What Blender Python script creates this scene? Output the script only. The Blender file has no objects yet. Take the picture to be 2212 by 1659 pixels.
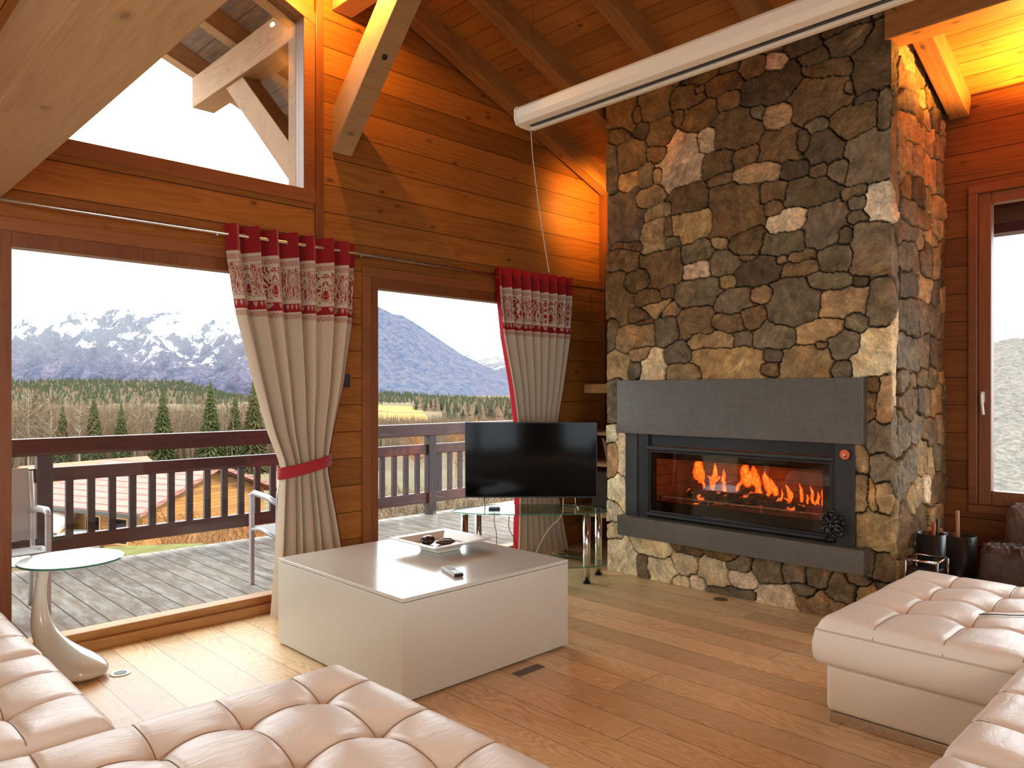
import bpy, bmesh, math, random
import numpy as np
from mathutils import Vector, Matrix

random.seed(7)
R = math.radians
scene = bpy.context.scene
COL = scene.collection

# ------------------------------------------------------------------ camera
FPX, CU, CV, EYE = 1615.0, 1106.0, 846.0, 1.4
YAW = R(45.5)
FX, FY = math.cos(YAW), math.sin(YAW)
cam_d = bpy.data.cameras.new('camera')
cam = bpy.data.objects.new('camera', cam_d); COL.objects.link(cam)
cam.location = (0, 0, EYE)
cam.rotation_euler = (R(90), 0, YAW - R(90))
cam_d.sensor_width = 36.0
cam_d.lens = 36.0 * FPX / 2212.0
cam_d.shift_x = 0.0
cam_d.shift_y = (CV - 829.5) / 2212.0
cam_d.clip_start = 0.05; cam_d.clip_end = 30000
scene.camera = cam

# ------------------------------------------------------------------ colour management
vs = scene.view_settings
vs.view_transform = 'Standard'; vs.look = 'None'; vs.exposure = 1.08; vs.gamma = 1.0
vs.use_curve_mapping = False

# ------------------------------------------------------------------ world: bright overcast sky
world = bpy.data.worlds.new('sky'); scene.world = world
world.use_nodes = True
wn = world.node_tree.nodes; wl = world.node_tree.links
wn.clear()
w_out = wn.new('ShaderNodeOutputWorld'); w_bg = wn.new('ShaderNodeBackground')
w_tc = wn.new('ShaderNodeTexCoord'); w_sep = wn.new('ShaderNodeSeparateXYZ'); w_cr = wn.new('ShaderNodeValToRGB')
w_cr.color_ramp.elements[0].position = 0.0; w_cr.color_ramp.elements[0].color = (0.80, 0.89, 0.98, 1)
w_cr.color_ramp.elements[1].position = 0.45; w_cr.color_ramp.elements[1].color = (0.92, 0.98, 1.0, 1)
wl.new(w_tc.outputs['Generated'], w_sep.inputs[0]); wl.new(w_sep.outputs['Z'], w_cr.inputs[0])
wl.new(w_cr.outputs[0], w_bg.inputs[0]); w_bg.inputs[1].default_value = 3.6
wl.new(w_bg.outputs[0], w_out.inputs[0])

# ------------------------------------------------------------------ sun (veiled, behind the house)
def light(name, kind, loc, energy, color, rot=(0, 0, 0), **kw):
    d = bpy.data.lights.new(name, kind); d.energy = energy; d.color = color
    for k, v in kw.items(): setattr(d, k, v)
    o = bpy.data.objects.new(name, d); COL.objects.link(o); o.location = loc; o.rotation_euler = rot
    return o
def aim(direction):
    return Vector(direction).normalized().to_track_quat('-Z', 'Y').to_euler()
light('sun', 'SUN', (0, 0, 30), 3.2, (1.0, 0.93, 0.82), aim((-0.25, 1.0, -0.75)), angle=R(8))

def portal(loc, direction, sx, sy):
    o = light('daylight_portal', 'AREA', loc, 1.0, (1, 1, 1), aim(direction), shape='RECTANGLE', size=sx, size_y=sy)
    o.data.cycles.is_portal = True
portal((1.66, 4.72, 1.12), (0, -1, 0), 1.7, 2.1)
portal((3.96, 4.72, 1.12), (0, -1, 0), 1.85, 2.1)
portal((1.66, 4.72, 3.6), (0, -1, 0), 1.7, 1.9)
portal((5.88, 0.7, 1.7), (-1, 0, 0), 1.15, 1.95)
portal((5.88, -1.9, 1.5), (-1, 0, 0), 1.7, 2.3)
portal((-1.1, -4.45, 1.45), (0, 1, 0), 3.2, 2.5)
portal((-3.45, -1.65, 1.25), (1, 0, 0), 3.9, 2.2)

# ------------------------------------------------------------------ sconces (their fittings are out of the frame) and added fill lights
AMBER = (1.0, 0.44, 0.07)
light('sconce_light', 'SPOT', (5.40, 0.80, 3.02), 120, AMBER, aim((-0.30, 0.30, 1.0)), spot_size=R(128), spot_blend=0.5, shadow_soft_size=0.05)
light('sconce_light', 'SPOT', (5.28, 4.02, 3.12), 22, AMBER, aim((0.10, 1.0, -0.10)), spot_size=R(130), spot_blend=0.8, shadow_soft_size=0.05)
light('sconce_light', 'POINT', (2.52, 4.12, 4.02), 28, AMBER, shadow_soft_size=0.01)
for _p, _e in (((0.2, -2.2, 2.2), 48), ((-1.9, 1.6, 1.3), 15), ((3.2, -2.0, 3.9), 12)):
    light('fill_light', 'POINT', _p, _e, (1.0, 0.84, 0.66), shadow_soft_size=0.45)  # unseen soft fills added to brighten the room, no fittings

# ================================================================== node helper
class NB:
    def __init__(s, name):
        s.m = bpy.data.materials.new(name); s.m.use_nodes = True
        s.t = s.m.node_tree; s.t.nodes.clear()
        s.out = s.t.nodes.new('ShaderNodeOutputMaterial')
    def n(s, typ, **kw):
        nd = s.t.nodes.new(typ)
        for k, v in kw.items(): setattr(nd, k, v)
        return nd
    def set(s, sock, v):
        if isinstance(v, bpy.types.NodeSocket): s.t.links.new(v, sock)
        elif isinstance(v, (tuple, list)):
            v = tuple(v)
            if sock.type == 'RGBA' and len(v) == 3: v = v + (1,)
            sock.default_value = v
        else: sock.default_value = v
    def math(s, op, a, b=0.0, c=None, clamp=False):
        nd = s.n('ShaderNodeMath', operation=op, use_clamp=clamp)
        s.set(nd.inputs[0], a); s.set(nd.inputs[1], b)
        if c is not None: s.set(nd.inputs[2], c)
        return nd.outputs[0]
    def vmath(s, op, a, b=(0, 0, 0)):
        nd = s.n('ShaderNodeVectorMath', operation=op)
        s.set(nd.inputs[0], a); s.set(nd.inputs[1], b)
        return nd.outputs[0]
    def coord(s, which='Object'):
        return s.n('ShaderNodeTexCoord').outputs[which]
    def mapping(s, v, scale=(1, 1, 1), loc=(0, 0, 0), rot=(0, 0, 0)):
        nd = s.n('ShaderNodeMapping'); s.set(nd.inputs[0], v)
        nd.inputs['Scale'].default_value = scale; nd.inputs['Location'].default_value = loc; nd.inputs['Rotation'].default_value = rot
        return nd.outputs[0]
    def sep(s, v):
        nd = s.n('ShaderNodeSeparateXYZ'); s.set(nd.inputs[0], v); return nd.outputs
    def comb(s, x, y, z):
        nd = s.n('ShaderNodeCombineXYZ')
        for i, a in enumerate((x, y, z)): s.set(nd.inputs[i], a)
        return nd.outputs[0]
    def noise(s, v, scale=5, detail=3, rough=0.5, dist=0.0, col=False):
        nd = s.n('ShaderNodeTexNoise'); s.set(nd.inputs['Vector'], v)
        nd.inputs['Scale'].default_value = scale; nd.inputs['Detail'].default_value = detail
        nd.inputs['Roughness'].default_value = rough; nd.inputs['Distortion'].default_value = dist
        return nd.outputs['Color' if col else 'Fac']
    def white(s, v, dim='3D'):
        nd = s.n('ShaderNodeTexWhiteNoise', noise_dimensions=dim)
        s.set(nd.inputs['W' if dim == '1D' else 'Vector'], v); return nd.outputs
    def voronoi(s, v, scale=5, feature='F1', rand=1.0):
        nd = s.n('ShaderNodeTexVoronoi', feature=feature); s.set(nd.inputs['Vector'], v)
        nd.inputs['Scale'].default_value = scale; nd.inputs['Randomness'].default_value = rand
        return nd.outputs
    def ramp(s, f, stops, interp='LINEAR'):
        nd = s.n('ShaderNodeValToRGB'); s.set(nd.inputs[0], f); cr = nd.color_ramp; cr.interpolation = interp
        while len(cr.elements) > 1: cr.elements.remove(cr.elements[-1])
        for i, (p, c) in enumerate(stops):
            e = cr.elements[0] if i == 0 else cr.elements.new(p)
            e.position = p
            if not isinstance(c, (tuple, list)): c = (c, c, c)
            e.color = tuple(c)[:3] + (1,)
        return nd.outputs[0]
    def mix(s, f, a, b, mode='MIX'):
        nd = s.n('ShaderNodeMix', data_type='RGBA', blend_type=mode)
        s.set(nd.inputs[0], f); s.set(nd.inputs[6], a); s.set(nd.inputs[7], b)
        return nd.outputs[2]
    def bump(s, h, strength=0.3, dist=0.01, normal=None):
        nd = s.n('ShaderNodeBump'); s.set(nd.inputs['Height'], h)
        nd.inputs['Strength'].default_value = strength; nd.inputs['Distance'].default_value = dist
        if normal is not None: s.set(nd.inputs['Normal'], normal)
        return nd.outputs[0]
    def bsdf(s, color, rough=0.5, metal=0.0, normal=None, spec=0.5, coat=0.0, sheen=0.0, trans=0.0, coat_rough=0.1):
        b = s.n('ShaderNodeBsdfPrincipled')
        s.set(b.inputs['Base Color'], color); s.set(b.inputs['Roughness'], rough); s.set(b.inputs['Metallic'], metal)
        s.set(b.inputs['Specular IOR Level'], spec)
        b.inputs['Coat Weight'].default_value = coat; b.inputs['Coat Roughness'].default_value = coat_rough
        b.inputs['Sheen Weight'].default_value = sheen; b.inputs['Transmission Weight'].default_value = trans
        if normal is not None: s.set(b.inputs['Normal'], normal)
        s.t.links.new(b.outputs[0], s.out.inputs[0]); return b

def plain(name, color, rough=0.5, metal=0.0, var=0.06, scale=30, bump=0.05, spec=0.5, coat=0.0, sheen=0.0):
    b = NB(name); v = b.coord()
    f = b.noise(v, scale, 3)
    c = b.mix(f, tuple(x * (1 - var) for x in color), tuple(min(1, x * (1 + var)) for x in color))
    nm = b.bump(f, bump, 0.003) if bump else None
    b.bsdf(c, b.math('MULTIPLY_ADD', f, 0.08, rough - 0.04), metal, nm, spec, coat, sheen); return b.m

def emit(name, color, strength):
    b = NB(name); e = b.n('ShaderNodeEmission'); b.set(e.inputs[0], color); e.inputs[1].default_value = strength
    b.t.links.new(e.outputs[0], b.out.inputs[0]); return b.m

def wood(name, dark, mid, lite, grain='X', plank=None, stack='Z', groove=0.006, length=None, knots=1.0,
         rough=0.45, ring=1.0, spec=0.4, gstrength=1.0, plank_var=0.25, weather=None, groove_dark=0.22, cathedral=False):
    """timber whose grain runs along one object axis; planks (width, stacked along another axis)"""
    b = NB(name); v = b.coord(); s = b.sep(v)
    ax = {'X': 0, 'Y': 1, 'Z': 2}
    g = s[ax[grain]]
    others = [a for a in 'XYZ' if a != grain]
    a1 = stack if plank else others[0]
    a2 = [a for a in others if a != a1][0]
    p = s[ax[a1]]; q = s[ax[a2]]
    rnd = 0.0; edge = None; off = 0.0
    if plank:
        pn = b.math('DIVIDE', p, plank)
        idx = b.math('FLOOR', pn); fr = b.math('FRACT', pn)
        rw = b.white(idx, '1D')[0]
        d = b.math('MINIMUM', fr, b.math('SUBTRACT', 1.0, fr))
        edge = b.math('LESS_THAN', d, groove / plank / 2)
        off = b.math('MULTIPLY', rw, 37.0)
        rnd = rw
        if length:
            gl = b.math('ADD', b.math('DIVIDE', g, length), b.math('MULTIPLY', rw, 11.3))
            ji = b.math('FLOOR', gl); jf = b.math('FRACT', gl)
            rnd = b.white(b.comb(idx, ji, 0.0), '3D')[0]
            off = b.math('MULTIPLY', rnd, 37.0)
            je = b.math('LESS_THAN', b.math('MINIMUM', jf, b.math('SUBTRACT', 1.0, jf)), groove * 0.4 / length)
            edge = b.math('MAXIMUM', edge, je)
    gc = b.math('ADD', g, off)
    vec = b.comb(gc, p, q)
    wob = b.noise(b.comb(b.math('MULTIPLY', gc, 0.7), b.math('MULTIPLY', p, 5.0), b.math('MULTIPLY', q, 5.0)), 1.0, 3, 0.5)
    if cathedral:
        # long nested arcs of oak
        w2 = b.noise(b.comb(b.math('MULTIPLY', gc, 0.9), b.math('MULTIPLY', p, 5.0), off), 1.3, 2, 0.45)
        rg = b.math('SINE', b.math('MULTIPLY', w2, 150.0))
        rg = b.math('MULTIPLY_ADD', rg, 0.5, 0.5)
        rg = b.math('POWER', rg, 1.6)
    else:
        rg = b.math('SINE', b.math('MULTIPLY', b.math('ADD', b.math('MULTIPLY', p, 5.0), b.math('MULTIPLY', wob, 2.2)), 26.0))
        rg = b.math('MULTIPLY_ADD', rg, 0.5, 0.5)
    fine = b.noise(b.comb(b.math('MULTIPLY', gc, 4.0), b.math('MULTIPLY', p, 160.0), b.math('MULTIPLY', q, 160.0)), 1.0, 2, 0.6)
    f = b.math('ADD', b.math('MULTIPLY', rg, 0.14 * ring), b.math('MULTIPLY', fine, 0.42 * gstrength))
    f = b.math('ADD', f, b.math('MULTIPLY', wob, 0.42))
    c = b.ramp(f, [(0.20, dark), (0.46, mid), (0.80, lite)])
    if plank:
        c = b.mix(1.0, c, b.ramp(rnd, [(0.0, (1 - plank_var,) * 3), (0.5, (1.0, 0.98, 0.96)), (1.0, (1 + plank_var * 0.5,) * 3)]), 'MULTIPLY')
    if weather:
        wn_ = b.noise(b.comb(b.math('MULTIPLY', gc, 2.5), b.math('MULTIPLY', p, 9.0), q), 1.6, 4, 0.65)
        c = b.mix(b.ramp(wn_, [(0.42, 0.0), (0.68, 1.0)]), c, weather)
    if knots:
        vo = b.voronoi(b.comb(b.math('MULTIPLY', gc, 2.2), b.math('MULTIPLY', p, 4.3), b.math('MULTIPLY', q, 4.3)), 1.9)
        kd = b.ramp(vo['Distance'], [(0.0, 1.0), (0.075, 0.9), (0.11, 0.30), (0.20, 0.0)])
        sel = b.math('GREATER_THAN', b.sep(vo['Color'])[0], 0.30)
        c = b.mix(b.math('MULTIPLY', b.math('MULTIPLY', kd, sel), 0.75 * knots), c, tuple(x * 0.25 for x in dark))
    h = f
    if edge is not None:
        c = b.mix(edge, c, tuple(x * groove_dark for x in dark))
        h = b.math('SUBTRACT', b.math('MULTIPLY', f, 0.25), b.math('MULTIPLY', edge, 1.5))
    b.bsdf(c, b.math('MULTIPLY_ADD', f, 0.12, rough - 0.06), 0, b.bump(h, 0.35, 0.004), spec)
    return b.m

MAT = {}
PINE_D, PINE_M, PINE_L = (0.17, 0.054, 0.0085), (0.33, 0.114, 0.019), (0.42, 0.162, 0.033)
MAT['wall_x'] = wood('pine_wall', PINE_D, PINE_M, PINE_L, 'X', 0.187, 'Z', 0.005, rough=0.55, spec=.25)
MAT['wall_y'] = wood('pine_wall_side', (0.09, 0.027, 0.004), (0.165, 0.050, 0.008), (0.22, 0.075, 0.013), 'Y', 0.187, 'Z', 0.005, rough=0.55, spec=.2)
MAT['ceil'] = wood('pine_ceiling', (.22, .075, .012), (0.41, 0.152, 0.028), (0.50, 0.21, 0.045), 'Y', 0.125, 'X', 0.004, rough=0.5)
MAT['beam'] = wood('spruce_beam', (0.34, 0.20, 0.085), (0.48, 0.30, 0.145), (0.57, 0.38, 0.20), 'X', rough=0.6, ring=0.6, knots=0.8)
MAT['rafter'] = wood('pine_rafter', (0.18, 0.07, 0.018), (0.31, 0.135, 0.04), (0.40, 0.19, 0.06), 'X', rough=0.55)
MAT['frame'] = wood('window_timber', (0.13, 0.036, 0.010), (0.22, 0.068, 0.019), (0.30, 0.10, 0.03), 'Z', rough=0.4, knots=0.2, ring=0.4)
MAT['frame_h'] = wood('window_timber_rail', (0.16, 0.046, 0.012), (0.27, 0.088, 0.025), (0.36, 0.13, 0.038), 'X', rough=0.4, knots=0.2, ring=0.4)
MAT['frame_y'] = wood('window_timber_cross', (0.11, 0.030, 0.008), (0.20, 0.058, 0.016), (0.27, 0.09, 0.026), 'Y', rough=0.4, knots=0.2, ring=0.4)
MAT['sillwood'] = wood('oak_sill', (0.34, 0.15, 0.045), (0.50, 0.25, 0.085), (0.58, 0.32, 0.12), 'X', rough=0.45, knots=0.2)
MAT['floor'] = wood('oak_floor', (0.43, 0.24, 0.105), (0.70, 0.465, 0.235), (0.79, 0.57, 0.32), 'Y', 0.185, 'X', 0.0035, length=1.9, knots=0.3,
                    rough=0.33, ring=2.8, spec=0.5, plank_var=0.22, cathedral=True, groove_dark=0.35)
MAT['deck'] = wood('weathered_deck', (0.085, 0.060, 0.044), (0.19, 0.145, 0.112), (0.27, 0.22, 0.18), 'Y', 0.145, 'X', 0.009, knots=0.3, rough=0.75,
                   weather=(0.33, 0.315, 0.29), spec=0.2)
MAT['rail'] = wood('stained_rail', (0.026, 0.006, 0.005), (0.060, 0.013, 0.010), (0.10, 0.024, 0.017), 'X', rough=0.45, knots=0.2, spec=0.35)
MAT['rail_z'] = wood('stained_post', (0.018, 0.009, 0.008), (0.034, 0.016, 0.014), (0.055, 0.026, 0.022), 'Z', rough=0.5, knots=0.2, spec=0.35)
MAT['ext_wood'] = wood('larch_outside', (0.26, 0.115, 0.045), (0.42, 0.215, 0.095), (0.52, 0.30, 0.14), 'X', rough=0.7, knots=0.6)
MAT['ext_boards'] = wood('larch_boards_outside', (0.13, 0.075, 0.05), (0.24, 0.15, 0.085), (0.33, 0.21, 0.12), 'Y', 0.16, 'X', 0.006, rough=0.75,
                         weather=(0.15, 0.10, 0.09))
MAT['shelf'] = wood('shelf_pine', (0.34, 0.16, 0.05), (0.50, 0.27, 0.10), (0.60, 0.36, 0.16), 'Y', rough=0.6)
MAT['steel'] = plain('brushed_steel', (0.62, 0.60, 0.57), 0.28, 1.0, 0.05, 80, 0.02)
MAT['chrome'] = plain('chrome', (0.75, 0.74, 0.72), 0.12, 1.0, 0.03, 40, 0.0)
MAT['black'] = plain('black_steel', (0.012, 0.012, 0.013), 0.35, 0.0, 0.2, 60, 0.05)
MAT['blackgloss'] = plain('black_gloss', (0.008, 0.008, 0.008), 0.12, 0.0, 0.1, 20, 0.0)
MAT['iron'] = plain('dark_metal', (0.055, 0.054, 0.052), 0.42, 0.6, 0.1, 60, 0.03)
MAT['white'] = plain('white_lacquer', (0.72, 0.70, 0.64), 0.35, 0, 0.02, 12, 0.0)
MAT['offwhite'] = plain('screen_case_white', (0.86, 0.75, 0.59), 0.4, 0, 0.03, 20, 0.0)
MAT['darkplastic'] = plain('dark_plastic', (0.02, 0.02, 0.022), 0.4)
MAT['cordwhite'] = plain('white_cord', (0.6, 0.5, 0.42), 0.6)

# table lacquer: satin cream, glossier top
b = NB('cream_lacquer'); v = b.coord(); f = b.noise(v, 3, 2)
b.bsdf(b.mix(f, (0.60, 0.57, 0.49), (0.63, 0.60, 0.52)), 0.28, 0, None, 0.5, 0.0); MAT['lacquer'] = b.m
b = NB('cream_lacquer_top'); v = b.coord(); f = b.noise(v, 60, 2)
b.bsdf((0.62, 0.59, 0.52), b.math('MULTIPLY_ADD', f, 0.04, 0.15), 0, None, 0.55, 0.15); MAT['lacquer_top'] = b.m
# glossy white moulded base
b = NB('moulded_white'); v = b.coord(); f = b.noise(v, 8, 2)
b.bsdf(b.mix(f, (0.72, 0.70, 0.64), (0.76, 0.74, 0.68)), 0.14, 0, None, 0.5, 0.4, coat_rough=0.06); MAT['moulded'] = b.m
# leather
def leather(name, base):
    b = NB(name); v = b.coord()
    big = b.noise(v, 2.2, 3, 0.6); wr = b.noise(b.mapping(v, (3, 9, 6)), 4.0, 5, 0.65, 1.2)
    pores = b.voronoi(v, 420)['Distance']
    c = b.mix(big, tuple(x * 0.93 for x in base), tuple(min(1, x * 1.06) for x in base))
    n1 = b.bump(wr, 0.22, 0.012); n2 = b.bump(pores, 0.10, 0.001, n1)
    b.bsdf(c, b.math('MULTIPLY_ADD', wr, 0.16, 0.27), 0, n2, 0.5, 0.0, 0.1); return b.m
MAT['leather'] = leather('cream_leather', (0.82, 0.75, 0.65))
MAT['leather_base'] = leather('ivory_leather', (0.78, 0.70, 0.57))
MAT['piping'] = plain('leather_piping', (0.66, 0.52, 0.40), 0.5); MAT['seam'] = plain('seam_thread', (0.30, 0.20, 0.13), 0.7)
# clear panes
def pane_mat(name, tint=(1, 1, 1), ior=1.45, rough=0.0):
    b = NB(name)
    t = b.n('ShaderNodeBsdfTransparent'); b.set(t.inputs[0], tint)
    g = b.n('ShaderNodeBsdfGlossy'); g.inputs['Roughness'].default_value = rough
    lw = b.n('ShaderNodeLayerWeight'); lw.inputs[0].default_value = .5
    f0 = ((ior - 1) / (ior + 1)) ** 2
    fr = b.math('MULTIPLY_ADD', b.math('POWER', lw.outputs['Facing'], 5.0), 1 - f0, f0)
    m = b.n('ShaderNodeMixShader'); b.set(m.inputs[0], fr)
    b.t.links.new(t.outputs[0], m.inputs[1]); b.t.links.new(g.outputs[0], m.inputs[2])
    b.t.links.new(m.outputs[0], b.out.inputs[0]); return b.m
MAT['pane'] = pane_mat('window_glass', (0.97, 0.98, 0.97), 1.5)
MAT['fireglass'] = pane_mat('stove_glass', (0.80, 0.70, 0.62), 1.55)
MAT['greenglass'] = pane_mat('green_edge_glass', (0.86, 0.95, 0.91), 1.6)
b = NB('frosted_glass'); b.bsdf((0.60, 0.68, 0.66), 0.06, 0, None, 0.6, 0.6); MAT['frosted'] = b.m
b = NB('glass_edge'); b.bsdf((0.05, 0.22, 0.16), 0.1, 0, None, 0.5); MAT['glassedge'] = b.m
# tv panel
b = NB('tv_panel'); b.bsdf((0.003, 0.003, 0.003), 0.08, 0, None, 0.12); MAT['tvpanel'] = b.m

# slate cladding of the stove
b = NB('dark_slate'); v = b.coord()
n1 = b.noise(b.mapping(v, (1, 60, 3)), 4, 4, 0.6); n2 = b.noise(b.mapping(v, (1, 3, 60)), 4, 3, 0.6)
f = b.math('MULTIPLY', b.math('ADD', n1, n2), 0.5)
big = b.noise(v, 2.5, 3)
c = b.ramp(b.math('ADD', b.math('MULTIPLY', f, 0.8), b.math('MULTIPLY', big, 0.2)), [(0.3, (0.075, 0.065, 0.054)), (0.7, (0.175, 0.152, 0.126))])
b.bsdf(c, 0.42, 0, b.bump(f, 0.4, 0.002), 0.45); MAT['slate'] = b.m

# chimney stone: colour from each stone's own attribute
b = NB('rubble_stone'); v = b.coord()
at = b.n('ShaderNodeAttribute'); at.attribute_name = 'stone'; base = at.outputs['Color']
ph = b.n('ShaderNodeAttribute'); ph.attribute_name = 'vein'
vv = b.vmath('ADD', v, b.vmath('MULTIPLY', ph.outputs['Vector'], (9, 9, 9)))
vn = b.n('ShaderNodeVectorRotate', rotation_type='X_AXIS'); b.set(vn.inputs['Vector'], vv); b.set(vn.inputs['Angle'], b.math('MULTIPLY', b.sep(ph.outputs['Vector'])[0], 3.1))
mot = b.noise(vv, 9, 5, 0.65); fin = b.noise(vv, 70, 4, 0.7)
veins = b.noise(b.mapping(vn.outputs[0], (4, 4, 11)), 2.0, 5, 0.62, 1.0)
c = b.mix(1.0, base, b.ramp(mot, [(0.28, (0.50, 0.46, 0.42)), (0.5, (1.0, 0.98, 0.95)), (0.72, (1.45, 1.40, 1.32))]), 'MULTIPLY')
c = b.mix(1.0, c, b.ramp(veins, [(0.3, 0.72), (0.5, 1.0), (0.66, 1.3), (0.74, 2.0)]), 'MULTIPLY')
c = b.mix(1.0, c, b.ramp(fin, [(0.3, 0.75), (0.7, 1.25)]), 'MULTIPLY')
rust = b.ramp(b.noise(vv, 4, 3, 0.6), [(0.52, 0.0), (0.68, 1.0)])
c = b.mix(b.math('MULTIPLY', rust, 0.45), c, b.mix(1.0, c, (1.35, 0.88, 0.52), 'MULTIPLY'))
h = b.math('ADD', b.math('MULTIPLY', mot, 0.9), b.math('ADD', b.math('MULTIPLY', veins, 0.5), b.math('MULTIPLY', fin, 0.28)))
b.bsdf(c, 0.72, 0, b.bump(h, 1.0, 0.018), 0.3); MAT['stone'] = b.m
MAT['joint'] = plain('dark_joint_mortar', (0.018, 0.012, 0.008), 0.9, 0, 0.3, 30, 0.3)  # plain dark mortar backing behind the stonework

# ================================================================== geometry helpers
def tag(o, label=None, cat=None, group=None, kind=None):
    if label: o['label'] = label
    if cat: o['category'] = cat
    if group: o['group'] = group
    if kind: o['kind'] = kind
    return o
def empty(name, loc, label=None, cat=None, group=None, rz=0.0):
    o = bpy.data.objects.new(name, None); COL.objects.link(o); o.empty_display_size = 0.1
    o.location = loc; o.rotation_euler = (0, 0, rz)
    return tag(o, label, cat, group)

class MB:
    def __init__(s): s.v = []; s.f = []; s.mi = []
    def add(s, vs_, fs_, mi=0):
        n = len(s.v); s.v.extend([tuple(p) for p in vs_]); s.f.extend([tuple(i + n for i in f) for f in fs_]); s.mi.extend([mi] * len(fs_)); return s
    def box(s, x0, x1, y0, y1, z0, z1, mi=0):
        v_ = [(x, y, z) for x in (x0, x1) for y in (y0, y1) for z in (z0, z1)]
        return s.add(v_, [(0, 1, 3, 2), (4, 6, 7, 5), (0, 4, 5, 1), (2, 3, 7, 6), (0, 2, 6, 4), (1, 5, 7, 3)], mi)
    def prism(s, poly, axis, a, b_, mi=0):
        """poly: 2-D points in the plane normal to axis, extruded from a to b_"""
        def P(p, t):
            return {'X': (t, p[0], p[1]), 'Y': (p[0], t, p[1]), 'Z': (p[0], p[1], t)}[axis]
        n = len(poly)
        v_ = [P(p, a) for p in poly] + [P(p, b_) for p in poly]
        f_ = [tuple(range(n)), tuple(range(2 * n - 1, n - 1, -1))] + [(i, i + n, (i + 1) % n + n, (i + 1) % n) for i in range(n)]
        return s.add(v_, f_, mi)
    def tube(s, path, rad, seg=10, caps=True, mi=0):
        pts = [Vector(p) for p in path]; rads = rad if isinstance(rad, (list, tuple)) else [rad] * len(pts)
        n0 = len(s.v); up = None
        for i, p in enumerate(pts):
            t = (pts[min(i + 1, len(pts) - 1)] - pts[max(i - 1, 0)]).normalized()
            if up is None:
                up = Vector((0, 0, 1)) if abs(t.z) < 0.9 else Vector((1, 0, 0))
            a = t.cross(up).normalized(); bb = a.cross(t).normalized(); up = bb
            for k in range(seg):
                an = 2 * math.pi * k / seg
                s.v.append(tuple(p + (a * math.cos(an) + bb * math.sin(an)) * rads[i]))
        for i in range(len(pts) - 1):
            for k in range(seg):
                a = n0 + i * seg + k; c_ = n0 + i * seg + (k + 1) % seg
                s.f.append((a, c_, c_ + seg, a + seg)); s.mi.append(mi)
        if caps:
            s.f.append(tuple(n0 + k for k in range(seg - 1, -1, -1))); s.mi.append(mi)
            e = n0 + (len(pts) - 1) * seg
            s.f.append(tuple(e + k for k in range(seg))); s.mi.append(mi)
        return s
    def lathe(s, prof, center=(0, 0), seg=32, mi=0):
        n0 = len(s.v)
        for r_, z in prof:
            for k in range(seg):
                an = 2 * math.pi * k / seg
                s.v.append((center[0] + r_ * math.cos(an), center[1] + r_ * math.sin(an), z))
        for i in range(len(prof) - 1):
            for k in range(seg):
                a = n0 + i * seg + k; c_ = n0 + i * seg + (k + 1) % seg
                s.f.append((a, c_, c_ + seg, a + seg)); s.mi.append(mi)
        s.f.append(tuple(n0 + k for k in range(seg - 1, -1, -1))); s.mi.append(mi)
        e = n0 + (len(prof) - 1) * seg
        s.f.append(tuple(e + k for k in range(seg))); s.mi.append(mi)
        return s
    def obj(s, name, mat, parent=None, smooth=False, bevel=0.0, seg=2, subsurf=0, recalc=True, **t):
        me = bpy.data.meshes.new(name); me.from_pydata(s.v, [], s.f)
        mats = mat if isinstance(mat, (list, tuple)) else [mat]
        for m in mats: me.materials.append(m)
        if len(mats) > 1: me.polygons.foreach_set('material_index', s.mi)
        if recalc:
            bm = bmesh.new(); bm.from_mesh(me); bmesh.ops.recalc_face_normals(bm, faces=bm.faces); bm.to_mesh(me); bm.free()
        if smooth: me.polygons.foreach_set('use_smooth', [True] * len(me.polygons))
        me.update()
        o = bpy.data.objects.new(name, me); COL.objects.link(o)
        if parent is not None:
            o.parent = parent
            mw = parent.matrix_basis.copy(); pp = parent.parent
            if pp is not None: mw = pp.matrix_basis @ parent.matrix_parent_inverse @ mw if False else mw
            if parent.type == 'EMPTY' and pp is None: o.matrix_parent_inverse = parent.matrix_basis.inverted()
        if bevel:
            m_ = o.modifiers.new('edge', 'BEVEL'); m_.width = bevel; m_.segments = seg; m_.limit_method = 'ANGLE'; m_.angle_limit = R(40)
        if subsurf:
            m_ = o.modifiers.new('smooth', 'SUBSURF'); m_.levels = subsurf; m_.render_levels = subsurf
        return tag(o, t.get('label'), t.get('cat'), t.get('group'), t.get('kind'))

def beam(name, p0, p1, w, h, mat, parent=None, up=(0, 0, 1), ends='square', bevel=0.006, **t):
    """squared timber from p0 to p1 (axis of its section), own local X along its length"""
    p0, p1 = Vector(p0), Vector(p1); L = (p1 - p0).length; x = (p1 - p0) / L
    z = Vector(up); z = (z - x * z.dot(x)).normalized(); y = z.cross(x)
    mb = MB().box(0, L, -w / 2, w / 2, -h / 2, h / 2)
    o = mb.obj(name, mat, None, bevel=bevel, **t)
    M = Matrix(((x.x, y.x, z.x, p0.x), (x.y, y.y, z.y, p0.y), (x.z, y.z, z.z, p0.z), (0, 0, 0, 1)))
    if parent is not None:
        o.parent = parent; o.matrix_parent_inverse = parent.matrix_basis.inverted()
    o.matrix_basis = M
    return o

def copy_tree(o, loc, rz=None, label=None):
    """copy of a thing with its parts and sub-parts"""
    r = o.copy(); COL.objects.link(r); r.location = loc
    if rz is not None: r.rotation_euler = (0, 0, rz)
    if label: r['label'] = label
    for ch in o.children:
        c_ = ch.copy(); COL.objects.link(c_); c_.parent = r
        for g_ in ch.children:
            d_ = g_.copy(); COL.objects.link(d_); d_.parent = c_
    return r

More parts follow.
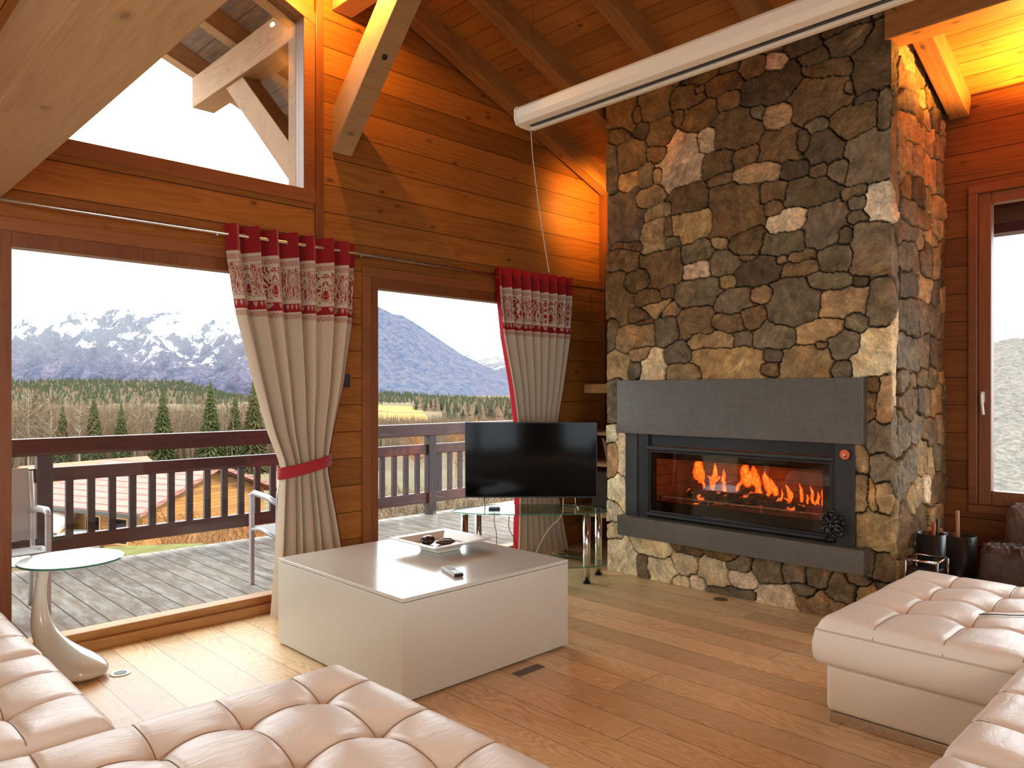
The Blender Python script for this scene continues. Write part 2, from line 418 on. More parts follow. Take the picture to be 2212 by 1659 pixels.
# pixel -> world helpers, used only to read positions off known planes
def ray(u, v):
    t = (u - CU) / FPX; z = (CV - v) / FPX
    return FX + FY * t, FY - FX * t, z
def onX(u, v, x):
    r = ray(u, v); k = x / r[0]; return r[1] * k, EYE + r[2] * k
def onY(u, v, y):
    r = ray(u, v); k = y / r[1]; return r[0] * k, EYE + r[2] * k
def onZ(u, v, z):
    r = ray(u, v); k = (z - EYE) / r[2]; return r[0] * k, r[1] * k
def at(u, d, z=0.0):
    """ground position at viewing depth d"""
    l = (u - CU) / FPX * d
    return (FX * d + FY * l, FY * d - FX * l, z)

# ================================================================== room shell
XW, YW, XL, YB = 5.67, 4.50, -3.20, -4.20     # right wall, gable wall, left wall, back wall (inner faces)
RIDGE, SL, Z0 = 0.30, 0.371, 3.38
def roof(x): return Z0 + SL * (XW - max(x, 2 * RIDGE - x)) if True else 0
ZR = roof(RIDGE)

MB().box(XL - .2, XW + .2, YB - .2, YW + .02, -0.15, 0).obj('floor', MAT['floor'], kind='structure')

def slope_pts(x0, x1):
    pts = [(x0, roof(x0))]
    if x0 < RIDGE < x1: pts.append((RIDGE, ZR))
    pts.append((x1, roof(x1))); return pts
# gable wall with two glazed doors and the raking window
g = MB()
def gable(x0, x1, z0):
    top = slope_pts(x0, x1)
    g.prism([(x0, z0), (x1, z0)] + top[::-1], 'Y', YW, YW + 0.2)
gable(XL, 0.75, -0.1)
g.box(0.75, 2.60, YW, YW + 0.2, 2.245, 2.66)
gable(2.60, 2.97, -0.1)
gable(2.97, 4.95, 2.245)
gable(4.95, XW + 0.2, -0.1)
WT = lambda x: 3.97 + 0.40 * (2.484 - x)      # top of the raking window frame
g.prism([(0.75, WT(0.75)), (2.60, WT(2.60)), (2.60, roof(2.60)), (0.75, roof(0.75))], 'Y', YW, YW + 0.2)
g.obj('wall_front', MAT['wall_x'], kind='structure')

# right wall with windows
g = MB()
def wbox(y0, y1, z0, z1): g.box(XW, XW + 0.2, y0, y1, z0, z1)
zt = roof(XW) + .02
for y0, y1, z0, z1 in ((1.40, YW + .2, -.1, zt), (0.12, 1.40, -.1, .62), (0.12, 1.40, 2.73, zt), (-1.0, 0.12, -.1, zt), (-2.8, -1.0, -.1, .35), (-2.8, -1.0, 2.65, zt), (YB - .2, -2.8, -.1, zt)):
    wbox(y0, y1, z0, z1)
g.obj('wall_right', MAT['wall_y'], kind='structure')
# back wall: wide glazed opening, added to let in fill daylight
g = MB()
def bprism(x0, x1, z0): g.prism([(x0, z0), (x1, z0)] + slope_pts(x0, x1)[::-1], 'Y', YB - .2, YB)
bprism(XL, -2.7, -.1); bprism(-2.7, 0.5, 2.7); bprism(0.5, XW + .2, -.1)
g.obj('wall_back', MAT['wall_x'], kind='structure')
g = MB()
for y0, y1, z0, z1 in ((0.3, YW + .2, -.1, roof(XL)), (-3.6, 0.3, 2.35, roof(XL)), (YB - .2, -3.6, -.1, roof(XL))):
    g.box(XL - .2, XL, y0, y1, z0, z1 + .05)
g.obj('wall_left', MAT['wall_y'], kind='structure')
# ceiling boards follow the roof
def roof_slab(name, y0, y1, x0, x1, mat, t=0.14):
    top = slope_pts(x0, x1)
    poly = [(x, z) for x, z in top] + [(x, z + t) for x, z in top[::-1]]
    return MB().prism(poly, 'Y', y0, y1).obj(name, mat, kind='structure')
roof_slab('ceiling', YB - .2, YW + .2, XL - .2, XW + .2, MAT['ceil'])
roof_slab('roof_overhang', YW + .2, 7.05, XL - .9, XW + 0.9, MAT['ext_boards'])
roof_slab('roof_eaves', YB - .2, YW + .2, XW + .2, XW + 1.0, MAT['ext_boards'])

# -------- rafters inside
raf_names = [(4.40, 'pine ceiling rafter running down tight against the plank gable wall'),
             (3.80, 'second pine ceiling rafter from the gable wall, ending behind the chimney edge'),
             (3.04, 'third pine rafter from the gable wall, meeting the stone chimney behind the screen case'),
             (2.27, 'fourth pine rafter from the gable wall, meeting the chimney near its top'),
             (1.47, 'short glowing pine rafter beside the chimney, ending on the right wall'),
             (0.70, 'pine rafter over the window wall, sixth from the gable wall')]
for y, lab in raf_names:
    x0 = RIDGE
    x1 = 4.64 if 1.6 < y < 3.6 else XW - .004
    beam('ceiling_rafter', (x0, y, roof(x0) - 0.078), (x1, y, roof(x1) - 0.078), 0.12, 0.16, MAT['rafter'],
         label=lab, cat='beam', group='rafters under the board ceiling')
# purlins and braces
beam('ridge_purlin', (2.775, YB + .01, 4.145), (2.775, YW - .002, 4.145), 0.16, 0.29, MAT['beam'],
     label='pale purlin under the rafters held up by the diagonal brace at the gable wall', cat='beam', group='purlins')
beam('purlin', (4.72, 1.60, 3.57), (4.72, YB + .01, 3.57), 0.17, 0.21, MAT['rafter'],
     label='dark purlin resting on the shoulder of the stone chimney', cat='beam', group='purlins')
# brace with vertical and horizontal end cuts
mb = MB(); bx0, bx1 = 2.70, 2.855
mb.prism([(4.50, 3.035), (4.50, 3.327), (3.827, 4.0), (3.535, 4.0)], 'X', bx0, bx1)
br = mb.obj('diagonal_brace', MAT['beam'], bevel=0.005, label='pale squared brace slanting up from the gable wall to the purlin', cat='beam')
MB().lathe([(0.020, 0), (0.020, 0.006), (0.010, 0.010)], (0, 0), 16).obj('bolt_head', MAT['iron'], br)
bh = br.children[0]; bh.matrix_basis = Matrix.Translation((2.775, 3.99, 3.545)) @ Matrix.Rotation(R(135), 4, 'X')
# low beam over the sofa and boards of the gallery
beam('gallery_beam', (0.665, -3.9, 2.36 + 0.15), (0.665, YW, 2.36 + 0.15), 0.27, 0.28, MAT['beam'],
     label='wide pale gallery edge beam crossing overhead in front of the raking window', cat='beam')
MB().box(XL, 0.531, YB, YW, 2.60, 2.72).obj('ceiling_gallery', MAT['ceil'], kind='structure')

# -------- vertical trims
MB().box(2.565, 2.625, YW - .022, YW + .001, 2.255, 4.2).obj('trim_1', MAT['frame'], kind='structure', bevel=.004)
MB().box(5.585, XW, YW - .06, YW, 0, 3.38).obj('trim_2', MAT['frame'], kind='structure', bevel=.004)

# -------- glazing
def frame_rect(name, x0, x1, z0, z1, w, wb, mat, y0=YW - .015, y1=YW + .10):
    """timber frame in the gable wall, outer bounds x0..x1, z0..z1, members w wide, bottom wb"""
    f = MB()
    f.box(x0, x0 + w, y0, y1, z0, z1).box(x1 - w, x1, y0, y1, z0, z1).box(x0 + w, x1 - w, y0 + .002, y1, z1 - w, z1).box(x0 + w, x1 - w, y0 - .01, y1, z0, z0 + wb)
    return f
def glazed_door(n, x0, x1, label):
    root = empty('door_%d' % n, ((x0 + x1) / 2, YW, 0)); root['kind'] = 'structure'
    c = MB().box(x0 - .035, x1 + .035, YW - .022, YW + .0, 2.215, 2.285).box(x0 - .035, x0 + .035, YW - .022, YW, 0, 2.215).box(x1 - .035, x1 + .035, YW - .022, YW, 0, 2.215)
    c.obj('casing', MAT['frame_h'], root, bevel=.005, kind='structure')
    f = MB().box(x0 + .0, x0 + .10, YW - .012, YW + .10, .0, 2.245).box(x1 - .10, x1, YW - .012, YW + .10, .0, 2.245)
    f.box(x0 + .10, x1 - .10, YW - .006, YW + .10, 2.140, 2.245)
    f.obj('frame', MAT['frame'], root, bevel=.005, kind='structure')
    s_ = MB().box(x0 + .10, x1 - .10, YW - .008, YW + .10, .055, .102).box(x0 + .0, x1 - .0, YW - .045, YW + .10, 0.0, .055)
    s_.obj('sill', MAT['sillwood'], root, bevel=.006, kind='structure')
    MB().box(x0 + .10, x1 - .10, YW + .045, YW + .060, .10, 2.142).obj('pane', MAT['pane'], root, kind='structure')
    return root
glazed_door(1, 0.75, 2.60, '')
glazed_door(2, 2.97, 4.95, '')
# raking window
root = empty('window_1', (1.7, YW, 2.66)); root['kind'] = 'structure'
f = MB()
f.box(2.484, 2.60, YW - .01, YW + .10, 2.66, WT(2.60) + .0)
f.box(0.75, 0.85, YW - .01, YW + .10, 2.66, WT(.75))
f.box(0.75, 2.60, YW - .014, YW + .10, 2.655, 2.746)
f.prism([(0.75, WT(.75) - .09), (2.60, WT(2.60) - .09), (2.60, WT(2.60)), (0.75, WT(.75))], 'Y', YW - .014, YW + .10)
f.obj('frame', MAT['frame_h'], root, bevel=.005, kind='structure')
f = MB().box(2.484, 2.515, YW + .10, YW + .2, 2.74, WT(2.5) - .08).prism([(0.85, WT(.85) - .10), (2.515, WT(2.515) - .10), (2.515, WT(2.515) - .06), (.85, WT(.85) - .06)], 'Y', YW + .10, YW + .2)
f.obj('reveal', MAT['ext_wood'], root, kind='structure')
MB().prism([(0.85, 2.746), (2.484, 2.746), (2.484, WT(2.484) - .09), (.85, WT(.85) - .09)], 'Y', YW + .055, YW + .068).obj('pane', MAT['pane'], root, kind='structure')
# right-wall window
def side_window(n, y0, y1, z0, z1, w=.13):
    root = empty('window_%d' % n, (XW, (y0 + y1) / 2, z0)); root['kind'] = 'structure'
    f = MB()
    f.box(XW - .03, XW + .08, y0, y0 + .055, z0 + .055, z1 - .055).box(XW - .03, XW + .08, y1 - .055, y1, z0 + .055, z1 - .055).box(XW - .03, XW + .08, y0, y1, z1 - .055, z1).box(XW - .03, XW + .08, y0, y1, z0, z0 + .055)
    f.obj('frame', MAT['frame_y'], root, bevel=.006, kind='structure')
    f = MB(); a = .055; q = w
    f.box(XW - .012, XW + .06, y0 + a, y0 + q, z0 + a, z1 - a).box(XW - .012, XW + .06, y1 - q, y1 - a, z0 + a, z1 - a)
    f.box(XW - .012, XW + .06, y0 + q, y1 - q, z1 - q, z1 - a).box(XW - .012, XW + .06, y0 + q, y1 - q, z0 + a, z0 + q + .02)
    f.obj('sash', MAT['frame'], root, bevel=.006, kind='structure')
    MB().box(XW + .02, XW + .032, y0 + q, y1 - q, z0 + q, z1 - q).obj('pane', MAT['pane'], root, kind='structure')
    return root
w2 = side_window(2, 0.10, 1.42, .60, 2.76)
side_window(3, -2.82, -0.98, .33, 2.67)  # unseen window added further along the wall to supply fill daylight
h = MB().box(XW - .035, XW - .012, 1.325, 1.345, 1.33, 1.40).tube([(XW - .045, 1.335, 1.385), (XW - .055, 1.335, 1.38), (XW - .058, 1.333, 1.34), (XW - .055, 1.325, 1.25)], .0085, 8)
h.obj('handle', MAT['white'], w2, smooth=False, kind='structure')
# unseen windows behind the camera, sized to bring fill daylight into the room
root = empty('window_4', (-0.5, YB, .1)); root['kind'] = 'structure'
f = MB()
for x in (-2.7, -1.14, 0.42): f.box(x, x + .08, YB - .1, YB + .01, .1, 2.7)
f.box(-2.7, .5, YB - .1, YB + .01, 2.62, 2.7).box(-2.7, .5, YB - .2, YB + .01, -.05, .2)
f.obj('frame', MAT['frame'], root, kind='structure')
MB().box(-2.7, .5, YB - .06, YB - .05, .2, 2.62).obj('pane', MAT['pane'], root, kind='structure')
root = empty('window_5', (XL, .6, .1)); root['kind'] = 'structure'  # unseen left-wall window, extent set by the fill daylight it admits
f = MB()
for y in (-3.6, -2.3, -1.0, .22): f.box(XL - .1, XL + .01, y, y + .08, .1, 2.35)
f.box(XL - .1, XL + .01, -3.6, .3, 2.27, 2.35).box(XL - .2, XL + .01, -3.6, .3, -.05, .2)
f.obj('frame', MAT['frame'], root, kind='structure')
MB().box(XL - .06, XL - .05, -3.6, .3, .2, 2.27).obj('pane', MAT['pane'], root, kind='structure')

# ================================================================== stone chimney
CX, CY0, CY1 = 4.66, 1.57, 3.67
LF = CY1 - CY0; LS = XW - CX - .012
STN = {'D': (.135, .100, .062), 'G': (.215, .175, .120), 'B': (.225, .145, .075), 'T': (.37, .255, .140), 'L': (.50, .40, .27),
       'O': (.39, .255, .135), 'C': (.52, .45, .32), 'W': (.47, .42, .34)}
top_list = """1240,110,200,70,D 1030,210,150,100,D 1245,225,190,110,G 1110,295,140,80,D 1380,330,190,260,D 1165,350,220,80,B 890,320,80,70,L 770,340,120,110,B
650,340,100,60,D 570,350,200,80,D 635,425,170,90,B 860,450,260,150,D 1120,510,270,190,B 1260,450,40,70,B 1350,500,120,60,D 1440,560,60,180,G 650,515,100,80,B
500,460,50,40,B 430,500,150,90,D 275,540,130,140,G 100,600,120,140,B 180,590,40,80,B 390,610,60,70,B 500,600,160,110,B 790,580,80,70,G 905,600,140,110,T
1100,640,110,80,G 1290,610,240,150,B 700,660,220,190,B 215,670,70,80,D 305,680,120,130,B 80,690,100,80,B 530,730,100,110,L 420,830,210,250,L 160,800,130,130,B
50,870,60,220,G 285,785,110,70,B 590,840,150,130,B 730,800,140,80,B 905,740,190,150,B 1030,720,70,100,D 1140,760,160,170,D 1370,820,230,260,G 230,900,70,110,G
135,930,100,90,T 285,900,40,70,T 780,890,200,90,T 600,920,130,60,B 990,870,120,80,D 1210,880,100,120,G 1110,870,90,80,B 240,1010,160,80,T 445,1010,180,140,B
110,1110,190,230,G 690,1070,250,270,B 1080,980,260,150,D 870,990,130,100,B 1300,980,130,60,G 1410,1020,130,200,W 1300,1035,90,70,G 280,1090,130,60,T
465,1155,180,140,O 870,1060,90,90,B 950,1125,190,110,L 1150,1150,220,200,G 1310,1110,120,60,G 265,1210,110,160,T 340,1170,50,90,B 370,1240,80,60,G
130,1260,140,40,B 600,1240,80,60,T 740,1240,180,130,B 910,1250,220,120,G 1240,1200,70,110,D 1380,1280,190,270,G 100,1330,120,90,B 320,1370,170,180,B
485,1290,150,100,G 630,1340,150,120,G 480,1385,130,90,L 740,1320,90,30,B 920,1330,60,50,T 1025,1310,140,60,B 1190,1320,170,130,G 1010,1375,190,70,B
810,1390,240,130,D 180,1440,120,80,B 650,1440,90,60,T 1160,1440,220,90,G 1320,1440,80,60,D 80,1540,110,220,B 240,1520,110,70,B 340,1500,70,60,B
480,1500,230,140,G 815,1510,120,80,O 980,1550,260,230,G 1245,1540,240,150,T 1420,1540,120,230,G 310,1580,140,90,T 680,1540,200,120,G"""
low_list = """525,130,170,160,B 700,130,170,90,B 820,110,120,120,B 370,65,150,90,T 240,110,100,60,B 100,190,50,180,G 225,210,200,130,T 375,175,110,140,G 270,130,90,40,B
600,230,230,80,T 770,215,100,80,G 930,205,220,130,G 1160,180,230,110,O 1350,135,130,90,G 1280,245,170,140,G 1170,250,70,40,B 1440,290,180,240,C
425,295,130,100,G 240,300,100,80,T 130,350,120,130,T 305,350,130,130,L 215,370,70,80,G 700,335,360,150,O 455,380,150,70,T 920,305,100,60,G 905,375,90,70,B
1090,330,270,160,T 1275,370,100,80,G 100,540,70,220,G 100,700,60,90,C 160,800,60,230,C 100,840,60,170,O 130,990,110,130,C 100,1100,70,110,C 110,1200,70,100,C
150,1330,150,170,C 1435,450,100,80,B 1410,570,80,150,B 1490,520,70,240,T 1470,740,140,160,G 1385,840,70,130,T 1475,880,110,170,G 1380,1010,60,190,T
1430,1010,40,180,T 1485,1020,80,170,T 1440,1210,180,190,T 1410,1370,60,150,G 1485,1390,90,160,G 300,1290,190,90,C 260,1380,60,100,G 355,1390,140,130,C
470,1365,130,100,C 480,1300,120,40,B 450,1460,80,60,C 545,1470,80,70,W 620,1420,150,130,C 640,1320,130,50,B 750,1380,120,60,G 900,1420,150,110,G
770,1450,150,90,C 700,1520,240,60,G 1030,1420,120,90,G 1150,1440,130,100,G 940,1540,180,140,C 1270,1500,170,130,G 1090,1510,130,60,G 1180,1580,220,120,T
1350,1450,120,60,G 1420,1540,140,110,T 1500,1520,90,120,G"""
rs = random.Random(21)
seeds = []
def add_seed(u, v, wpx, hpx, code, sc):
    y, z = onX(u, v, CX)
    y0, _ = onX(u - wpx / sc / 2, v, CX); y1, _ = onX(u + wpx / sc / 2, v, CX)
    _, z0 = onX(u, v + hpx / sc / 2, CX); _, z1 = onX(u, v - hpx / sc / 2, CX)
    seeds.append((CY1 - y, z, abs(y0 - y1), abs(z1 - z0), code))
for it in top_list.split():
    a = it.split(','); add_seed(1300 + float(a[0]) / 2.3695, float(a[1]) / 2.3695, float(a[2]), float(a[3]), a[4], 2.3695)
for it in low_list.split():
    a = it.split(','); add_seed(1280 + float(a[0]) / 2.370, 640 + float(a[1]) / 2.370, float(a[2]), float(a[3]), a[4], 2.370)
# side face and the part above the picture: irregular courses
def scatter(s0, s1, z0, z1, step=0.17):
    z = z0
    while z < z1:
        h_ = step * rs.uniform(0.6, 1.3); s_ = s0 + rs.uniform(0, .1)
        while s_ < s1:
            w_ = step * rs.uniform(0.7, 1.7)
            if s_ + w_ / 2 < s1 + 0.05:
                seeds.append((s_ + w_ / 2, z + h_ / 2 + rs.uniform(-.04, .04), w_, h_ * rs.uniform(.8, 1.2), rs.choice('DGGBBBTTO' if z > 1 else 'GGBTTTC')))
            s_ += w_
        z += h_ * 0.98
scatter(LF + .16, LF + LS, 0.03, 3.9)
scatter(0.0, LF, 3.72, 4.0)
HOLE = (CY1 - 3.385, CY1 - 1.875, 0.44, 1.10)
def ripple(x, y, wl, seed):
    """smooth pseudo-random field, about -1..1, features wl metres long"""
    r_ = np.random.RandomState(seed); out = np.zeros_like(x); k = 2 * math.pi / wl
    for _ in range(6):
        th = r_.uniform(0, 2 * math.pi); ph = r_.uniform(0, 2 * math.pi, 2)
        u_ = (x * math.cos(th) + y * math.sin(th)) * k * r_.uniform(.7, 1.4); w_ = (y * math.cos(th) - x * math.sin(th)) * k * r_.uniform(.4, .9)
        out += np.sin(u_ + ph[0] + 1.3 * np.sin(w_ + ph[1]))
    return out / 3.0
# the stones are grown outwards from their centres until they meet; each is a squarish block of its own size and turn
GS = .0047
nf_ = int(round(LF / GS)); sf_ = np.concatenate([np.linspace(0, LF, nf_ + 1), np.linspace(LF, LF + LS, int(round(LS / GS)) + 1)[1:]])
zf_ = np.arange(0, 3.80, GS); NS, NZ = len(sf_), len(zf_)
SG, ZG = np.meshgrid(sf_, zf_, indexing='ij')
SW = SG + .0065 * ripple(SG, ZG, .16, 1) + .0035 * ripple(SG, ZG, .05, 2) + .0016 * ripple(SG, ZG, .02, 5)
ZW = ZG + .0065 * ripple(SG, ZG, .16, 3) + .0035 * ripple(SG, ZG, .05, 4) + .0016 * ripple(SG, ZG, .02, 6)
F1 = np.full(SG.shape, 1e3); F2 = F1.copy(); L1 = np.zeros(SG.shape, dtype=np.int32); R1 = np.full(SG.shape, .1); R2 = R1.copy()
for k, (si, zi, wi, hi, code) in enumerate(seeds):
    wi, hi = max(wi, .05), max(hi, .04); an = R(rs.uniform(-13, 13)); p_ = rs.uniform(2.3, 4.2); rad = .32
    a0, a1 = np.searchsorted(sf_, (si - rad, si + rad)); b0, b1 = np.searchsorted(zf_, (zi - rad, zi + rad))
    if a1 <= a0 or b1 <= b0: continue
    dx = SW[a0:a1, b0:b1] - si; dz = ZW[a0:a1, b0:b1] - zi
    xr = dx * math.cos(an) + dz * math.sin(an); zr = dz * math.cos(an) - dx * math.sin(an)
    # slightly wedge-shaped blocks
    xr = xr * (1 + rs.uniform(-.9, .9) * zr); zr = zr * (1 + rs.uniform(-.9, .9) * xr)
    m_ = ((np.abs(xr) / (wi / 2)) ** p_ + (np.abs(zr) / (hi / 2)) ** p_) ** (1 / p_)
    r_ = 1 / math.sqrt(1 / (wi * hi / 4)); f1, f2, l1, r1, r2 = (q[a0:a1, b0:b1] for q in (F1, F2, L1, R1, R2))
    first = m_ < f1; second = (~first) & (m_ < f2)
    f2[first] = f1[first]; r2[first] = r1[first]; f1[first] = m_[first]; r1[first] = r_; l1[first] = k
    f2[second] = m_[second]; r2[second] = r_
gap = (F2 - F1) / (1 / R1 + 1 / R2)
n_s = len(seeds); rnd_ = np.random.RandomState(12)
dep = rnd_.uniform(0, .020, n_s); tl = rnd_.uniform(-.07, .07, (n_s, 2)); cs = np.array([q[0] for q in seeds]); cz = np.array([q[1] for q in seeds])
edge_ = np.clip((gap - .0018) / .0055, 0, 1); edge_ = edge_ * (2 - edge_)
rel = dep[L1] + tl[L1, 0] * (SG - cs[L1]) + tl[L1, 1] * (ZG - cz[L1]) + .0035 * ripple(SG + L1 * .37, ZG, .09, 7) + .0014 * ripple(SG, ZG + L1 * .21, .03, 8)
rel = np.clip(rel, 0, .025); rel *= np.clip(np.abs(SG - LF) / .03, .35, 1)
DEP = -.028 + (rel + .028) * edge_
base_ = []
for code in (q[4] for q in seeds):
    kk = 1.42 if code in 'CLW' else 1.12 if code in 'TO' else .93; b0_ = STN[code]; k = rs.uniform(.84, 1.18) * kk
    base_.append((b0_[0] * .98 * k, b0_[1] * .91 * k * rs.uniform(.96, 1.03), b0_[2] * (.80 if code in 'CLW' else .74) * k * rs.uniform(.92, 1.08), 1))
base_ = np.array(base_); col_ = base_[L1]; mor = np.array((.020, .014, .009, 1))
ce = np.clip((gap - .0014) / .0028, 0, 1)[..., None]; col_ = mor * (1 - ce) + col_ * ce
vein_ = np.concatenate([rnd_.uniform(0, 1, (n_s, 3)), np.ones((n_s, 1))], 1)[L1]
front = SG <= LF + 1e-9; corner = np.abs(SG - LF) < 1e-6
XX = np.where(front, CX - DEP, CX + (SG - LF)); YY = np.where(front, CY1 - SG, CY0 - DEP)
XX = np.where(corner, CX - DEP, XX); YY = np.where(corner, CY0 - DEP, YY)
ZZ = np.minimum(ZG, Z0 + SL * (XW - XX) - .004)
ZZ[:, 0] = 0
verts_ = np.stack([XX, YY, ZZ], -1).reshape(-1, 3)
idx = np.arange(NS * NZ).reshape(NS, NZ); quads = np.stack([idx[:-1, :-1], idx[:-1, 1:], idx[1:, 1:], idx[1:, :-1]], -1)
sm_ = (sf_[:-1] + sf_[1:]) / 2; zm_ = (zf_[:-1] + zf_[1:]) / 2; SM, ZM = np.meshgrid(sm_, zm_, indexing='ij')
keep = ~((SM > HOLE[0]) & (SM < HOLE[1]) & (ZM > HOLE[2]) & (ZM < HOLE[3]))
keep &= ZM < np.where(SM < LF, Z0 + SL * (XW - CX), Z0 + SL * (XW - CX - (SM - LF))) + .01
quads = quads[keep].astype(np.int32)
chim = empty('chimney_breast', (5.1, 2.6, 0), 'tall rubble stone chimney breast with the built-in stove', 'chimney')
me = bpy.data.meshes.new('stonework'); nq = len(quads)
me.vertices.add(len(verts_)); me.vertices.foreach_set('co', verts_.astype(np.float32).ravel())
me.loops.add(nq * 4); me.loops.foreach_set('vertex_index', quads.ravel())
me.polygons.add(nq); me.polygons.foreach_set('loop_start', np.arange(0, nq * 4, 4, dtype=np.int32)); me.polygons.foreach_set('loop_total', np.full(nq, 4, dtype=np.int32))
me.polygons.foreach_set('use_smooth', np.ones(nq, dtype=bool)); me.update(calc_edges=True); me.materials.append(MAT['stone'])
for nm, dat in (('stone', col_), ('vein', vein_)):
    la = me.color_attributes.new(nm, 'FLOAT_COLOR', 'POINT'); la.data.foreach_set('color', dat.astype(np.float32).ravel())
stw = bpy.data.objects.new('stonework', me); COL.objects.link(stw); stw.parent = chim; stw.matrix_parent_inverse = chim.matrix_basis.inverted()
def sl(x): return Z0 + SL * (XW - x) - .004
core = MB()
def corebox(y0, y1, z0, z1, x0=CX + .034, x1=XW - .012):
    if z1 is None: core.prism([(x0, z0), (x1, z0), (x1, sl(x1)), (x0, sl(x0))], 'Y', y0, y1)
    else: core.box(x0, x1, y0, y1, z0, z1)
corebox(3.29, CY1 - .002, 0, None); corebox(CY0 + .034, 1.90, 0, None); corebox(1.90, 3.29, 1.10, None); corebox(1.90, 3.29, 0, .45)
corebox(1.90, 3.29, .45, 1.10, x0=5.16)
core.obj('mortar_core', MAT['joint'], chim)

# -------- stove surround and stove
st = empty('fireplace', (4.64, 2.62, .31), 'built-in wood stove with dark slate surround and burning fire behind wide glass', 'fireplace')
MB().box(4.585, 4.70, 1.700, 3.521, 1.085, 1.485).obj('mantel_slab', MAT['slate'], st, bevel=.003)
MB().box(4.55, 4.70, 1.684, 3.491, .315, .463).obj('hearth_slab', MAT['slate'], st, bevel=.003)
MB().box(4.632, 4.70, 3.365, 3.475, .463, 1.085).obj('side_panel', MAT['iron'], st, bevel=.002)
MB().box(4.632, 4.70, 1.765, 1.883, .463, 1.085).obj('side_panel', MAT['iron'], st, bevel=.002)
f = MB().box(4.64, 4.72, 3.27, 3.365, .463, 1.085).box(4.64, 4.72, 1.883, 1.90, .463, 1.085).box(4.66, 4.72, 1.90, 3.27, 1.0, 1.085)
f.obj('inner_frame', MAT['black'], st)
f = MB().box(4.630, 4.66, 1.895, 3.285, .970, .995).box(4.630, 4.66, 1.895, 3.285, .478, .498)
f.obj('trim_bar', MAT['iron'], st, bevel=.004)
# door frame, glass with printed black border
f = MB().box(4.645, 4.675, 1.905, 1.925, .498, .966).box(4.645, 4.675, 3.255, 3.275, .498, .966).box(4.645, 4.675, 1.925, 3.255, .950, .966).box(4.645, 4.675, 1.925, 3.255, .498, .516)
dr = f.obj('stove_door', MAT['black'], st, bevel=.002)
MB().box(4.660, 4.665, 1.925, 3.255, .516, .950).obj('pane', MAT['fireglass'], st)
f = MB().box(4.667, 4.670, 1.925, 1.975, .516, .950).box(4.667, 4.670, 3.215, 3.255, .516, .950).box(4.667, 4.670, 1.975, 3.215, .905, .950).box(4.667, 4.670, 1.975, 3.215, .516, .590)
f.obj('glass_border', MAT['blackgloss'], st)
# firebox lining (vermiculite slabs), log rail
b = NB('fire_brick'); v = b.coord(); s_ = b.sep(v)
br1 = b.math('LESS_THAN', b.math('FRACT', b.math('MULTIPLY', s_[2], 13.0)), .05); nz = b.noise(v, 12, 4, .6)
c = b.mix(br1, b.ramp(nz, [(.3, (.22, .13, .075)), (.7, (.42, .27, .16))]), (.05, .03, .02))
b.bsdf(c, .85, 0, b.bump(nz, .4, .01)); MAT['firebrick'] = b.m
f = MB().box(5.10, 5.14, 1.93, 3.25, .50, 1.02).box(4.69, 5.10, 3.235, 3.26, .50, 1.02).box(4.69, 5.10, 1.92, 1.945, .50, 1.02).box(4.69, 5.14, 1.92, 3.26, .50, .535).box(4.69, 5.14, 1.92, 3.26, 1.0, 1.03)
f.obj('firebox', MAT['firebrick'], st)
f = MB().box(4.700, 4.712, 1.96, 3.235, .618, .626).box(4.700, 4.715, 1.96, 3.235, .560, .575)
for y in (2.0, 2.4, 2.8, 3.2): f.box(4.701, 4.711, y, y + .01, .56, .62)
f.obj('log_rail', MAT['steel'], st)
b = NB('ash_bed'); nz = b.noise(b.coord(), 60, 5, .7); b.bsdf(b.ramp(nz, [(.35, (.10, .06, .03)), (.6, (.42, .30, .18))]), .95, 0, b.bump(nz, 1, .01)); MAT['ash'] = b.m
f = MB(); f.prism([(4.70, .535), (5.08, .535), (5.08, .60), (4.95, .585), (4.80, .575), (4.70, .560)], 'Y', 1.95, 3.23)
tag(f.obj('ash_bed', MAT['ash'], st), kind='stuff')
# logs: each its own thing
b = NB('charred_log'); v = b.coord(); nz = b.noise(b.mapping(v, (3, 14, 14)), 3, 5, .65); em = b.ramp(b.noise(v, 16, 3), [(.60, 0.0), (.72, 1.0)])
bs = b.bsdf(b.ramp(nz, [(.35, (.03, .025, .022)), (.6, (.16, .13, .10)), (.75, (.35, .30, .24))]), .9, 0, b.bump(nz, 1, .01))
b.set(bs.inputs['Emission Color'], (1, .18, .03)); b.set(bs.inputs['Emission Strength'], b.math('MULTIPLY', em, 1.3)); MAT['log'] = b.m
for i, (p0, p1, r_, lab) in enumerate([((4.80, 2.98, .615), (4.98, 2.42, .655), .045, 'charred log lying lengthwise across the fire bed'),
                                       ((4.78, 2.72, .62), (5.00, 2.60, .70), .040, 'short burning log propped over another at the middle of the fire'),
                                       ((4.93, 3.10, .63), (4.88, 2.78, .64), .035, 'blackened log at the corner of the firebox farthest from the window'),
                                       ((4.90, 2.52, .625), (4.86, 2.18, .62), .030, 'thin charred log under the small flames')]):
    path = [Vector(p0).lerp(Vector(p1), t) + Vector((0, 0, .006 * math.sin(7 * t + i))) for t in np.linspace(0, 1, 7)]
    MB().tube(path, [r_ * (.9 + .15 * rs.random()) for _ in path], 9).obj('burning_log', MAT['log'], smooth=True, label=lab, cat='log', group='logs in the stove')
